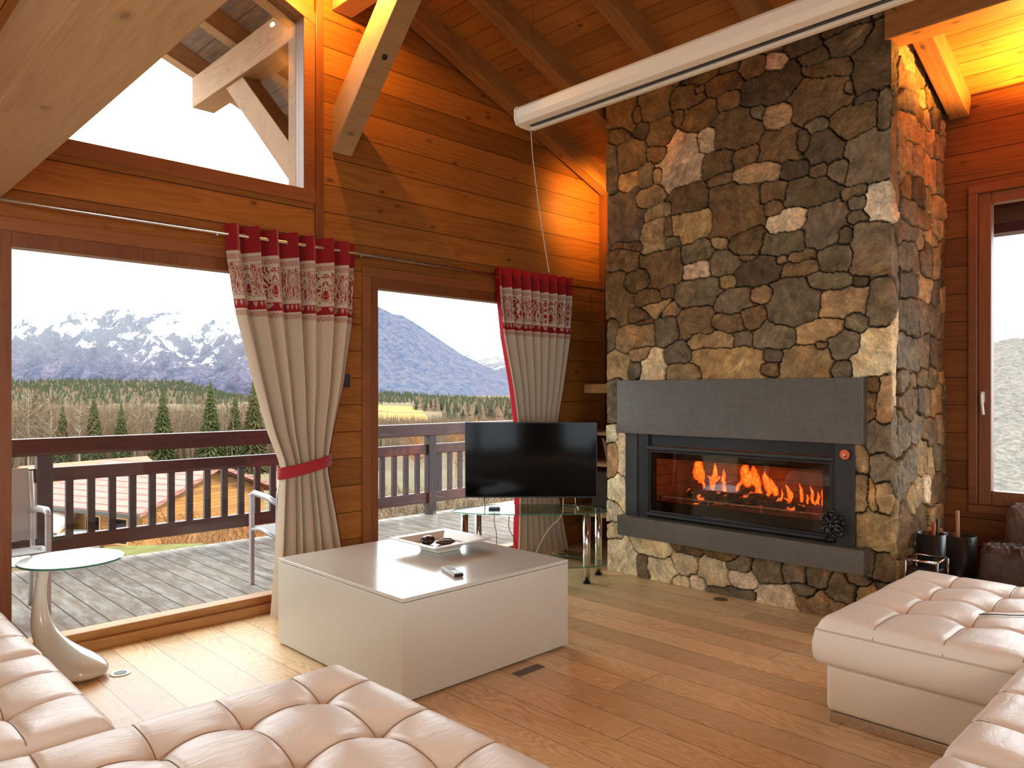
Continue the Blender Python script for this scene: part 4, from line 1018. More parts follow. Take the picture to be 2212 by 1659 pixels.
# ================================================================== sofas
def cushion(name, parent, x0, x1, y0, y1, z0, z1, nx, ny, res=.0115, r=.050, dent=.040, puff=.0065, groove=.009, piping=None, seams='xy'):
    """upholstered block: rounded edges, tuft dents at nx x ny node positions, seams between them"""
    def samples(a, b_, nodes):
        n = max(6, int((b_ - a) / res)); return np.linspace(a, b_, n + 1)
    X = samples(x0, x1, nx); Y = samples(y0, y1, ny)
    gx, gy = np.meshgrid(X, Y, indexing='ij')
    # distance to the nearest seam / node
    dx = np.min(np.abs(gx[..., None] - np.array(nx)), axis=-1) if len(nx) else np.full_like(gx, 9.)
    dy = np.min(np.abs(gy[..., None] - np.array(ny)), axis=-1) if len(ny) else np.full_like(gy, 9.)
    sx = (np.diff(nx).mean() if len(nx) > 1 else .3) / 2; sy = (np.diff(ny).mean() if len(ny) > 1 else .3) / 2
    h = puff * (np.clip(dx / sx, 0, 1) * (2 - np.clip(dx / sx, 0, 1))) ** .8 + puff * (np.clip(dy / sy, 0, 1) * (2 - np.clip(dy / sy, 0, 1))) ** .8
    ex = np.minimum(gx - x0, x1 - gx); ey = np.minimum(gy - y0, y1 - gy); e = np.minimum(ex, ey)
    if len(nx) and len(ny):
        d2 = np.hypot(dx, dy)
        h -= dent * np.exp(-(d2 / .050) ** 1.1)
        # creases running out from each tuft
        pass
    if 'x' in seams: h -= groove * np.exp(-(dx / .009) ** 2) * np.clip(e / .05, .25, 1)
    if 'y' in seams: h -= groove * np.exp(-(dy / .009) ** 2) * np.clip(e / .05, .25, 1)
    # rounded edge
    def rnd(t): t = np.clip(t / r, 0, 1); return np.sqrt(np.clip(1 - (1 - t) ** 2, 0, 1))
    k = rnd(ex) * rnd(ey)
    rs2 = np.random.RandomState(int(abs(x0 * 100 + y0 * 10)) + 1)
    wr = np.zeros_like(gx)
    for _ in range(14):
        a = rs2.uniform(0, math.pi); fr_ = rs2.uniform(14, 40); wr += np.sin((gx * math.cos(a) + gy * math.sin(a)) * fr_ + rs2.uniform(0, 6)) / 14
    top = z1 - 2 * puff + h * np.clip(e / .08, .15, 1) - r * (1 - k) + .004 * wr
    inset = np.zeros_like(top)
    V = np.stack([gx, gy, top], -1).reshape(-1, 3).tolist()
    nxn, nyn = len(X), len(Y)
    F = [(i * nyn + j, (i + 1) * nyn + j, (i + 1) * nyn + j + 1, i * nyn + j + 1) for i in range(nxn - 1) for j in range(nyn - 1)]
    # skirt with a slight bulge
    border = [(i, 0) for i in range(nxn)] + [(nxn - 1, j) for j in range(1, nyn)] + [(i, nyn - 1) for i in range(nxn - 2, -1, -1)] + [(0, j) for j in range(nyn - 2, 0, -1)]
    prev = [i * nyn + j for i, j in border]; cxm, cym = (x0 + x1) / 2, (y0 + y1) / 2
    for lev in range(1, 8):
        t = lev / 7; zz = (z1 - r - 2 * puff) * (1 - t) + z0 * t; bul = .012 * math.sin(math.pi * t) - (.012 if lev == 7 else 0)
        cur = []
        for (i, j) in border:
            x, y = X[i], Y[j]
            nxv = (-1 if i == 0 else 1 if i == nxn - 1 else 0); nyv = (-1 if j == 0 else 1 if j == nyn - 1 else 0)
            V.append((x + nxv * bul, y + nyv * bul, zz if lev > 1 else min(zz, V[i * nyn + j][2] - .004))); cur.append(len(V) - 1)
        for a in range(len(border)):
            b_ = (a + 1) % len(border); F.append((prev[a], cur[a], cur[b_], prev[b_]))
        prev = cur
    F.append(tuple(prev[::-1]))
    m = MB(); m.v = V; m.f = F; m.mi = [0] * len(F)
    o = m.obj(name, MAT['leather'], parent, smooth=True)
    st_ = MB(); ok = lambda i, n: i % 2 == 0 or i == n - 1
    if 'x' in seams:
        for xx in nx:
            i = int(np.argmin(np.abs(X - xx))); st_.tube([(X[i], Y[j], top[i, j] + .0012) for j in range(nyn) if ok(j, nyn)], .0017, 5)
    if 'y' in seams:
        for yy in ny:
            j = int(np.argmin(np.abs(Y - yy))); st_.tube([(X[i], Y[j], top[i, j] + .0012) for i in range(nxn) if ok(i, nxn)], .0017, 5)
    if st_.v: st_.obj('seam_stitching', MAT['seam'], parent)
    return o
def pipe_loop(parent, x0, x1, y0, y1, z, r_=.0035, rr=.02):
    pts = []
    for cx_, cy_, a0 in ((x1 - rr, y1 - rr, 0), (x0 + rr, y1 - rr, 90), (x0 + rr, y0 + rr, 180), (x1 - rr, y0 + rr, 270)):
        for k in range(6): a = R(a0 + 90 * k / 5); pts.append((cx_ + rr * math.cos(a), cy_ + rr * math.sin(a), z))
    MB().tube(pts + pts[:1], r_, 6, caps=False).obj('piping', MAT['piping'], parent, smooth=True)
def base_block(parent, x0, x1, y0, y1, z0, z1):
    MB().box(x0, x1, y0, y1, z0, z1).obj('base', MAT['leather_base'], parent, bevel=.022, seg=4)
# foreground chaise
s1 = empty('chaise', (.6, 1.6, 0), 'cream tufted leather chaise nearest the coffee table', 'sofa')
base_block(s1, -.42, 1.40, .66, 2.30, .06, .25)
cushion('seat_cushion', s1, -.45, 1.435, .64, 2.335, .25, .455, [-.28, -.03, .22, .47, .725, .975, 1.225], [.87, 1.18, 1.49, 1.79, 2.10])
pipe_loop(s1, -.452, 1.437, .638, 2.337, .385)
for x in (-.3, 1.1): MB().box(x, x + .2, .75, 2.2, 0, .06).obj('foot', MAT['chrome'], s1)
# sofa along the glazing
s2 = empty('sofa', (.2, 3.2, 0), 'cream leather sofa run beside the deck door and side table', 'sofa')
base_block(s2, -.32, .68, 2.37, 4.06, .06, .25)
cushion('seat_cushion', s2, -.30, .715, 2.365, 3.175, .25, .455, [-.02, .235, .485], [2.655, 2.93], dent=.03)
cushion('seat_cushion', s2, -.30, .715, 3.185, 4.08, .25, .455, [-.02, .235, .485], [3.45, 3.76], dent=.03)
pipe_loop(s2, -.302, .717, 2.363, 3.177, .385); pipe_loop(s2, -.302, .717, 3.183, 4.082, .385)
MB().box(-.55, -.31, 2.37, 4.08, .10, .78).obj('backrest', MAT['leather'], s2, bevel=.05, seg=4)
MB().box(-.2, -.0, 2.5, 3.9, 0, .06).obj('foot', MAT['chrome'], s2); MB().box(.45, .62, 2.5, 3.9, 0, .06).obj('foot', MAT['chrome'], s2)
# chaise by the chimney
s3 = empty('chaise', (3.8, .6, 0), 'cream tufted leather chaise standing next to the stone chimney', 'sofa')
base_block(s3, 3.185, 4.36, -.28, 1.335, .045, .245)
cushion('seat_cushion', s3, 3.155, 4.39, -.30, 1.365, .245, .455, [3.53, 3.84, 4.15], [-.16, .10, .36, .62, .875, 1.13], r=.05)
pipe_loop(s3, 3.150, 4.395, -.305, 1.370, .392)
MB().box(3.19, 3.30, .75, 1.325, .0, .045).box(3.3, 4.3, 1.27, 1.32, .0, .045).obj('foot', MAT['steel'], s3, bevel=.004)
MB().box(3.30, 4.30, -.2, 1.25, .004, .046).obj('underframe', MAT['black'], s3)
# seats in front of it
s4 = empty('sofa', (2.2, .2, 0), 'cream leather sofa seat pushed up against the chaise by the chimney', 'sofa')
base_block(s4, 1.27, 3.12, -.28, .60, .06, .25)
cushion('seat_cushion', s4, 2.235, 3.135, -.30, .635, .25, .455, [2.50, 2.80], [-.02, .24, .42], dent=.02, groove=.008)
cushion('seat_cushion', s4, 1.25, 2.225, -.30, .635, .25, .455, [1.55, 1.9], [-.02, .24, .42], dent=.02)
pipe_loop(s4, 2.233, 3.137, -.302, .637, .385); pipe_loop(s4, 1.248, 2.227, -.302, .637, .385)
MB().box(1.27, 3.12, -.52, -.31, .10, .72).obj('backrest', MAT['leather'], s4, bevel=.05, seg=4)
for x in (1.35, 2.9): MB().box(x, x + .15, -.2, .5, 0, .06).obj('foot', MAT['chrome'], s4)
wire('headphone_cable', [onZ(2115, 1329, .445) + (.449,), onZ(2150, 1330, .452) + (.4575,), onZ(2185, 1331, .455) + (.459,), onZ(2230, 1331, .455) + (.459,)], .0025, MAT['iron'], 'thin dark cable lying across the chaise cushion by the chimney')

# ================================================================== dark corner by the right window
cn = empty('fire_tool_bucket', (5.0, 1.44, 0), 'black bucket with a red handled hearth tool against the chimney side', 'bucket')
MB().lathe([(.070, .005), (.075, .02), (.080, .54), (.076, .54), (.072, .03), (0, .03)], (5.0, 1.455), 24).obj('bucket', MAT['black'], cn, smooth=True)
MB().tube([(5.02, 1.455, .3), (5.03, 1.45, .60)], [.014, .011], 8).obj('tool_handle', plain('red_wood_handle', (.42, .07, .03), .5), cn, smooth=True)
MB().tube([(5.05, 1.44, .3), (5.06, 1.435, .62)], [.007, .007], 8).obj('tool_handle', MAT['iron'], cn, smooth=True)
cn = empty('hearth_brush_bin', (5.23, 1.36, 0), 'black bin with a pale wooden brush handle in the corner under the window', 'bin')
MB().lathe([(.085, .005), (.09, .02), (.10, .51), (.095, .51), (.09, .03), (0, .03)], (5.24, 1.37), 24).obj('bin', MAT['black'], cn, smooth=True)
MB().tube([(5.24, 1.37, .25), (5.235, 1.375, .66)], .011, 8).obj('brush_handle', plain('beech_handle', (.45, .22, .12), .5), cn, smooth=True)
cr = empty('chrome_log_basket', (4.82, 1.42, 0), 'chrome rimmed log holder peeping over the chaise', 'log holder')
for z in (.42, .12): MB().tube([(4.71, 1.34, z), (4.91, 1.34, z), (4.91, 1.51, z), (4.71, 1.51, z), (4.71, 1.34, z)], .007, 8).obj('rim', MAT['chrome'], cr, smooth=True)
for x, y in ((4.71, 1.34), (4.91, 1.34), (4.91, 1.51), (4.71, 1.51)): MB().tube([(x, y, 0), (x, y, .42)], .007, 8).obj('post', MAT['chrome'], cr, smooth=True)
MB().box(4.72, 4.90, 1.35, 1.50, .02, .36).obj('tray', MAT['black'], cr, bevel=.01)
def sack(name, cx_, cy_, hx, hy, h_, mat, label, seed, lean=0):
    rr = random.Random(seed); bm = bmesh.new(); bmesh.ops.create_cube(bm, size=2.0); bmesh.ops.subdivide_edges(bm, edges=bm.edges, cuts=9, use_grid_fill=True)
    for v_ in bm.verts:
        x, y, z = v_.co; t = (z + 1) / 2
        r_ = (abs(x) ** 4 + abs(y) ** 4) ** .25; sq_ = max(1e-6, r_); f_ = (1 - .18 * max(0, t - .5) * 2) * (1 + .10 * math.sin(math.pi * t))
        k = 1 / max(1, (abs(x) ** 4 + abs(y) ** 4) ** .25) * 1.05
        wx = .05 * math.sin(7 * x + 5 * z + seed) + .035 * math.sin(13 * y + 9 * z)
        v_.co = Vector((x * k * hx * f_ * (1 + wx) + lean * t, y * k * hy * f_ * (1 + wx), .003 + t * h_ * (1 + .05 * math.sin(6 * x + 4 * y + seed))))
    me = bpy.data.meshes.new(name); bm.to_mesh(me); bm.free(); me.materials.append(mat); me.polygons.foreach_set('use_smooth', [True] * len(me.polygons))
    o = bpy.data.objects.new(name, me); COL.objects.link(o); o.location = (cx_, cy_, 0); return tag(o, label, 'sack')
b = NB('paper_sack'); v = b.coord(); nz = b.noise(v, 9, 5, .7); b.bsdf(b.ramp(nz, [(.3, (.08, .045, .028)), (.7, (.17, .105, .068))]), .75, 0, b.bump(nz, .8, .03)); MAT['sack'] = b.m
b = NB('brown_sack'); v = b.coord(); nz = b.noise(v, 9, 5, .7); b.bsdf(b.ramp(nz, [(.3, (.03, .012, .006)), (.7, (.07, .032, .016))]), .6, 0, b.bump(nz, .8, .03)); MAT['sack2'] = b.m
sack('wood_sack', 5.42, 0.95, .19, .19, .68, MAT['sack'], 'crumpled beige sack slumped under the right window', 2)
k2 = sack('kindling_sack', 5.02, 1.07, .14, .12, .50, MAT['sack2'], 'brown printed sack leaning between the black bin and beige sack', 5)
# faded print on the sack: illegible strokes
pr = MB(); rr = random.Random(4)
for i in range(7):
    pr.box(-.172, -.168, .06 - i * .022, .060 - i * .022 + .012, .20 + i * .006, .245 + i * .006)
pr.box(-.172, -.168, -.08, .07, .17, .18)
po = pr.obj('print', plain('faded_print', (.40, .30, .22), .7), None); po.parent = k2

# ================================================================== terrace
DK = 6.85
MB().box(-1.5, 9.0, YW + .2, DK, -.10, 0.0).obj('deck_floor', MAT['deck'], kind='structure')
MB().box(XL - .2, XW + .25, YW + .1, YW + .2, -.3, 0.0).obj('trim_3', MAT['ext_wood'], kind='structure')
RY = 6.78
BAL0, BALS = -1.3385, .1585
rl = empty('balcony_railing', (3.0, RY, 0), 'dark red stained wooden balcony railing along the deck edge', 'railing')
def hb(z0, z1, y0, y1, nm): 
    m = MB().box(-1.5, 9.0, y0, y1, z0, z1); return m.obj(nm, MAT['rail'], rl, bevel=.008)
hb(.900, 1.035, RY - .075, RY + .035, 'handrail'); hb(.690, .800, RY - .035, RY + .035, 'top_rail'); hb(.135, .255, RY - .035, RY + .035, 'bottom_rail')
nb_ = 0
for X_ in (-.9, 1.492, 5.333, 8.2):
    MB().box(X_ - .055, X_ + .055, RY - .065, RY + .025, 0.0, .92).obj('post', MAT['rail_z'], rl, bevel=.006)
posts_x = [-.9, 1.492, 5.333, 8.2]
x = BAL0
while x < 8.9:
    if min(abs(x - p) for p in posts_x) > .095:
        MB().box(x - .027, x + .027, RY - .018, RY + .018, .25, .70).obj('baluster', MAT['rail_z'], rl)
    x += BALS
# roof timbers over the terrace
beam('outside_purlin', (2.775, YW + .2, 4.10), (2.775, 6.85, 4.10), 0.20, 0.27, MAT['ext_wood'], label='weathered purlin end jutting out under the roof overhang', cat='beam', group='outside roof timbers')
mb = MB(); mb.prism([(YW + .2, 2.59), (YW + .2, 2.88), (5.88, 3.965), (6.20, 3.965)], 'X', 2.70, 2.86)
mb.obj('outside_brace', MAT['ext_wood'], bevel=.006, label='weathered diagonal brace propping the purlin outside the raking window', cat='beam')
for y, lab in ((5.3, 'overhang rafter closest to the gable wall outside'), (6.1, 'overhang rafter in the middle of the roof overhang'), (6.93, 'outermost overhang rafter above the deck edge')):
    beam('overhang_rafter', (RIDGE, y, roof(RIDGE) - .09), (XW + .85, y, roof(XW + .85) - .09), .12, .17, MAT['ext_wood'], label=lab, cat='beam', group='rafters of the roof overhang')
for k_, y in enumerate((.35, 1.15, 1.9)):
    beam('eaves_rafter', (XW + .2, y, roof(XW + .2) - .12), (XW + 1.0, y, roof(XW + 1.0) - .12), .09, .09, MAT['ext_wood'], label=['light rafter tail above the outer part of the right window', 'light rafter tail over the sash edge of the right window', 'light rafter tail outside past the chimney'][k_], cat='beam', group='eaves rafter tails')
beam('eaves_purlin', (XW + .85, -3, 2.56 + .16), (XW + .85, 5, 2.56 + .16), .16, .30, MAT['rail'], label='red brown eaves beam crossing the top of the right window', cat='beam')

# patio chairs
b = NB('chair_aluminium'); b.bsdf((.42, .40, .40), .4, .3); MAT['alu'] = b.m
def patio_chair(loc, rz, label):
    r_ = empty('patio_chair', (0, 0, 0), label, 'chair', 'patio chairs on the deck')
    def P_(mb, nm, mat, **k):
        o = mb.obj(nm, mat, None, **k); o.parent = r_; return o
    for sx in (-.27, .27):
        P_(MB().box(sx - .015, sx + .015, -.265, -.23, 0, .655), 'front_leg', MAT['alu'], bevel=.005)
        P_(MB().tube([(sx, .20, 0), (sx, .14, .40), (sx, .15, .66), (sx, .20, .88)], .014, 8), 'rear_leg', MAT['alu'], smooth=True)
        P_(MB().tube([(sx, -.27, .645), (sx, -.20, .668), (sx, 0, .655), (sx, .15, .625)], [.016, .022, .022, .018], 8), 'armrest', MAT['alu'], smooth=True)
        P_(MB().tube([(sx, -.25, .40), (sx, -.1, .42), (sx, .14, .385)], .014, 8), 'seat_rail', MAT['alu'], smooth=True)
    P_(MB().add([(-.26, -.25, .42), (.26, -.25, .42), (.26, .0, .405), (-.26, .0, .405), (.26, .14, .39), (-.26, .14, .39), (-.26, -.25, .41), (.26, -.25, .41), (.26, .0, .395), (-.26, .0, .395), (.26, .14, .38), (-.26, .14, .38)],
             [(0, 1, 2, 3), (3, 2, 4, 5), (9, 8, 7, 6), (11, 10, 8, 9), (0, 6, 7, 1), (4, 10, 11, 5)]), 'seat', plain('mesh_fabric', (.34, .33, .34), .8) if 'mesh_fabric' not in bpy.data.materials else bpy.data.materials['mesh_fabric'])
    P_(MB().add([(-.26, .145, .44), (.26, .145, .44), (.26, .16, .66), (-.26, .16, .66), (.26, .21, .90), (-.26, .21, .90), (-.26, .155, .44), (.26, .155, .44), (.26, .17, .66), (-.26, .17, .66), (.26, .22, .90), (-.26, .22, .90)],
             [(0, 1, 2, 3), (3, 2, 4, 5), (9, 8, 7, 6), (11, 10, 8, 9), (4, 10, 11, 5)]), 'backrest', bpy.data.materials['mesh_fabric'])
    r_.location = loc; r_.rotation_euler = (0, 0, rz); return r_
c1 = patio_chair((0, 0, 0), 0, 'grey metal patio armchair half hidden behind the curtain between the doors')
# front-left leg foot at (2.456, 5.207): chair faces the house side, body towards +X
c1.location = (2.73, 4.955, 0); c1.rotation_euler = (0, 0, R(180))
copy_tree(c1, (.915, 5.515, 0), R(0), 'grey metal patio armchair behind the side table, cut by the door jamb')

# ================================================================== valley, village, mountains
def grid_obj(name, A, mat, kind='structure', smooth=True):
    n, m_ = A.shape[:2]; me = bpy.data.meshes.new(name)
    idx = np.arange(n * m_).reshape(n, m_)
    q = np.stack([idx[:-1, :-1], idx[1:, :-1], idx[1:, 1:], idx[:-1, 1:]], -1).reshape(-1, 4)
    me.from_pydata(A.reshape(-1, 3).tolist(), [], q.tolist()); me.materials.append(mat)
    me.polygons.foreach_set('use_smooth', [smooth] * len(me.polygons)); me.update()
    o = bpy.data.objects.new(name, me); COL.objects.link(o)
    if kind: o['kind'] = kind
    return o
def fbm(x, y, seed, octs=6, ridged=False, base=1.0):
    r_ = np.random.RandomState(seed); out = np.zeros_like(x); a, f_ = 1.0, base; tot = 0
    for _ in range(octs):
        s_ = np.zeros_like(x)
        for _k in range(5):
            th = r_.uniform(0, 2 * math.pi); ph = r_.uniform(0, 2 * math.pi)
            s_ += np.sin((x * math.cos(th) + y * math.sin(th)) * f_ + ph + 1.5 * np.sin((y * math.cos(th) - x * math.sin(th)) * f_ * .7 + ph))
        s_ /= 3.2
        out += a * ((1 - 2 * np.abs(s_)) if ridged else s_); tot += a; a *= .52; f_ *= 2.1
    return out / tot
def land(u, d):
    l = (u - CU) / FPX * d; return FX * d + FY * l, FY * d - FX * l
GROUND = -6.0
# near and middle ground
def ground_z(x, y):
    r_ = np.hypot(x, y)
    ang = np.degrees(np.arctan2(y, x)); side = np.clip((27 - ang) / 8, 0, 1)
    return GROUND - 160 * side * np.clip((r_ - 12) / 260, 0, 1) - 6.0 * np.clip((r_ - 55) / 80, 0, 1) + .5 * np.sin(x * .05) * np.clip((r_ - 30) / 50, 0, 1)
b = NB('valley_ground'); v = b.coord(); nz = b.noise(v, .012, 4, .6); nz2 = b.noise(v, .6, 4, .7); r_ = b.math('SQRT', b.math('ADD', b.math('POWER', b.sep(v)[0], 2), b.math('POWER', b.sep(v)[1], 2)))
c = b.ramp(nz, [(.35, (.072, .050, .030)), (.50, (.080, .062, .03)), (.65, (.11, .070, .03))])
c = b.mix(1.0, c, b.ramp(nz2, [(.3, .7), (.7, 1.25)]), 'MULTIPLY')
b.bsdf(c, .95, 0, None, .1); MAT['ground'] = b.m
th = np.linspace(R(-75), R(165), 140); rr_ = np.geomspace(9.5, 2600, 60)
T, RR = np.meshgrid(th, rr_, indexing='ij'); gx, gy = RR * np.cos(T), RR * np.sin(T)
gx = np.where(RR < 10, gx, gx)
A = np.stack([gx, gy, ground_z(gx, gy)], -1); grid_obj('terrain', A, MAT['ground'])

b = NB('lawn'); nz = b.noise(b.coord(), 3, 5, .7); b.bsdf(b.ramp(nz, [(.3, (.045, .047, .010)), (.7, (.095, .085, .02))]), .95, 0, None, .1); MAT['lawn'] = b.m

# mountains: height fields standing at their own distance
def mountain(name, u0, u1, crest, foot_v, d0, depth, mat, seed, rough=1.0, nu=260, nr=90, ridge=.16):
    us = np.linspace(u0, u1, nu); q = np.linspace(0, 1, nr)
    U, Q = np.meshgrid(us, q, indexing='ij'); D = d0 + depth * Q
    x, y = land(U, D)
    cv = np.interp(U, [c_[0] for c_ in crest], [c_[1] for c_ in crest])
    H1 = EYE + (CV - cv) / FPX * (d0 + depth); H0 = EYE + (CV - foot_v) / FPX * d0
    prof_ = Q ** 1.15
    hgt = H1 - H0
    n_ = fbm(x / d0 * 6.0, y / d0 * 6.0, seed, 7, True, base=2.2)
    Z_ = H0 + hgt * prof_ + hgt * ridge * rough * n_ * np.sin(np.pi * np.clip(Q, 0, .96)) ** .6
    Z_[:, -1] = H1[:, -1] + hgt[:, -1] * .03 * n_[:, -1]
    return grid_obj(name, np.stack([x, y, Z_], -1), mat, smooth=True)
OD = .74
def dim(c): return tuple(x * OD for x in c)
def alpine(name, snow0, snow1, woods, woods2, rock, ns, snowamt=1.0, bd=.12):
    woods, woods2, rock = dim(woods), dim(woods2), dim(rock)
    b = NB(name); v = b.coord(); z_ = b.sep(v)[2]
    n1 = b.noise(v, ns, 7, .62); n2 = b.noise(b.mapping(v, (1, 1, .35)), ns * 6, 6, .75); n3 = b.noise(v, ns * 30, 4, .8)
    t = b.math('DIVIDE', b.math('SUBTRACT', z_, snow0), snow1 - snow0)
    t = b.math('ADD', t, b.math('MULTIPLY', b.math('SUBTRACT', n1, .5), 1.6)); t = b.math('ADD', t, b.math('MULTIPLY', b.math('SUBTRACT', n2, .5), 3.0))
    sn = b.ramp(t, [(.42, 0.0), (.56, 1.0)])
    w_ = b.mix(b.ramp(n2, [(.42, 0.0), (.58, 1.0)]), woods, woods2)
    w_ = b.mix(1.0, w_, b.ramp(n3, [(.35, .62), (.65, 1.35)]), 'MULTIPLY')
    hi = b.math('DIVIDE', b.math('SUBTRACT', z_, snow0 - (snow1 - snow0) * .2), snow1 - snow0, clamp=True)
    w_ = b.mix(b.ramp(hi, [(.1, 0.0), (.6, 1.0)]), w_, rock)
    c_ = b.mix(b.math('MULTIPLY', sn, snowamt), w_, (.62, .65, .70))
    b.bsdf(c_, .95, 0, b.bump(b.math('ADD', n2, b.math('MULTIPLY', n1, 2.0)), .8, bd / ns), .05); return b.m
D1 = 5200.0
def zv(v_, d): return EYE + (CV - v_) / FPX * d
m1 = alpine('snowy_massif', zv(800, D1 + 1400), zv(655, D1 + 2600), (.052, .060, .098), (.110, .102, .140), (.13, .135, .16), .0011)  # woods colours have distance haze mixed in as a blue-violet tint
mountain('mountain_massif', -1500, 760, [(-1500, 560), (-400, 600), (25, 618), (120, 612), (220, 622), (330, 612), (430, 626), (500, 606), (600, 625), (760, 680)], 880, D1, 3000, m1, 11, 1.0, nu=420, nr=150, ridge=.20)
m2 = alpine('wooded_mountain', 1e6, 2e6, (.055, .075, .125), (.115, .110, .145), (.2, .2, .2), .004, 0.0)  # blue in the woods colours stands in for air haze
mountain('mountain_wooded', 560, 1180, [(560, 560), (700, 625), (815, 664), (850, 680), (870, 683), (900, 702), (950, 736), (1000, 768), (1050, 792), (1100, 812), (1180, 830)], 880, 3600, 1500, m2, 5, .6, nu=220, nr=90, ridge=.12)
m3 = alpine('far_snow_ridge', zv(800, 9000), zv(742, 9000), (.08, .095, .14), (.14, .135, .16), (.2, .2, .2), .0012)  # far haze is put into the bluish woods colours here too
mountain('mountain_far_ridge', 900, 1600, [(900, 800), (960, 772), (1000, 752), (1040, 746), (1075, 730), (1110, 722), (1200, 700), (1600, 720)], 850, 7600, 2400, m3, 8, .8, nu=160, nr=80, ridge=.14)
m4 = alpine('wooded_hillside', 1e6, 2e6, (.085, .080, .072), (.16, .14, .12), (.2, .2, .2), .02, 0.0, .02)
mountain('hillside_right', 1900, 3600, [(1900, 752), (2145, 740), (2180, 734), (2212, 733), (2400, 715), (3000, 690), (3600, 720)], 1300, 420, 900, m4, 14, .5, nu=200, nr=90, ridge=.06)
m5 = alpine('forest_ridge_soil', 1e6, 2e6, (.05, .055, .032), (.09, .08, .05), (.2, .2, .2), .02, 0.0)
ridge_crest = [(-900, 800), (25, 826), (150, 824), (300, 824), (400, 828), (500, 855), (560, 864), (700, 864), (815, 850), (900, 856), (1000, 862), (1100, 868), (1500, 860)]
mountain('hill_ridge', -900, 1500, ridge_crest, 892, 700, 650, m5, 3, .5, nu=200, nr=40, ridge=.10)

# forests: conifers and bare crowns too many to count
def ridge_z(u, q):
    cv = np.interp(u, [c_[0] for c_ in ridge_crest], [c_[1] for c_ in ridge_crest])
    H1 = EYE + (CV - cv) / FPX * 1350; H0 = EYE + (CV - 892) / FPX * 700
    return H0 + (H1 - H0) * q ** 1.15
leaf_mats = {}
def tree_mat(name, c0, c1):
    b = NB(name); nz = b.noise(b.coord(), .35, 4, .7); b.bsdf(b.ramp(nz, [(.3, dim(c0)), (.7, dim(c1))]), .95, 0, None, .05); return b.m
MAT['conif'] = tree_mat('conifer_green', (.022, .030, .018), (.055, .062, .034))
MAT['bare'] = tree_mat('bare_twigs', (.085, .058, .038), (.17, .115, .072))
MAT['bark'] = tree_mat('pale_bark', (.15, .12, .085), (.26, .22, .16))
MAT['conif_near'] = tree_mat('spruce_green', (.028, .038, .014), (.075, .082, .032))
MAT['rust'] = tree_mat('rusty_leaves', (.15, .062, .022), (.32, .15, .055))
rt = random.Random(99)
def cone_tree(vs3, fs3, x, y, z, h_, w_, tiers=4, seg=7):
    for k in range(tiers):
        z0 = z + h_ * (.08 + .80 * k / tiers); z1 = z + h_ * min(1, .08 + .80 * (k + 1.7) / tiers); r0 = w_ * (1 - .82 * k / tiers)
        b0 = len(vs3); a0 = rt.uniform(0, 6)
        for s_ in range(seg): a = a0 + 2 * math.pi * s_ / seg; rj = r0 * rt.uniform(.75, 1.15); vs3.append((x + rj * math.cos(a), y + rj * math.sin(a), z0 - rt.uniform(0, .04) * h_))
        vs3.append((x, y, z1))
        for s_ in range(seg): fs3.append((b0 + s_, b0 + (s_ + 1) % seg, b0 + seg))
vs3, fs3, vs4, fs4 = [], [], [], []
for i in range(7000):
    u = rt.uniform(-150, 1250); q = rt.random() ** .7; d = 700 + 650 * q; x, y = land(u, d); z = float(ridge_z(u, q)) - 4
    if q < .2 and 800 < u < 900: continue
    if rt.random() < (.72 if q > .6 else .45): cone_tree(vs3, fs3, x, y, z, rt.uniform(8, 15), rt.uniform(2.0, 3.2), 2, 5)
    else: cone_tree(vs4, fs4, x, y, z, rt.uniform(6, 11), rt.uniform(2.5, 4.5), 1, 6)
def raw(name, V_, F_, mat, label, kind='stuff', cat='forest'):
    me = bpy.data.meshes.new(name); me.from_pydata(V_, [], F_); me.materials.append(mat); me.update()
    o = bpy.data.objects.new(name, me); COL.objects.link(o); return tag(o, label, cat, kind=kind)
for i in range(1500):
    u = rt.uniform(895, 1250); d = rt.uniform(330, 690); x, y = land(u, d); z = float(ground_z(np.array(x), np.array(y))) - .5
    if u < 960 and d < 520: continue
    if rt.random() < .5: cone_tree(vs3, fs3, x, y, z, rt.uniform(6, 12), rt.uniform(1.4, 2.2), 3, 6)
    else: cone_tree(vs4, fs4, x, y, z, rt.uniform(5, 10), rt.uniform(1.8, 3.0), 2, 7)
raw('conifer_forest', vs3, fs3, MAT['conif'], 'dark conifer forest on the ridge across the valley')
raw('bare_forest', vs4, fs4, MAT['bare'], 'brown bare broadleaf woods between the conifers on the ridge')

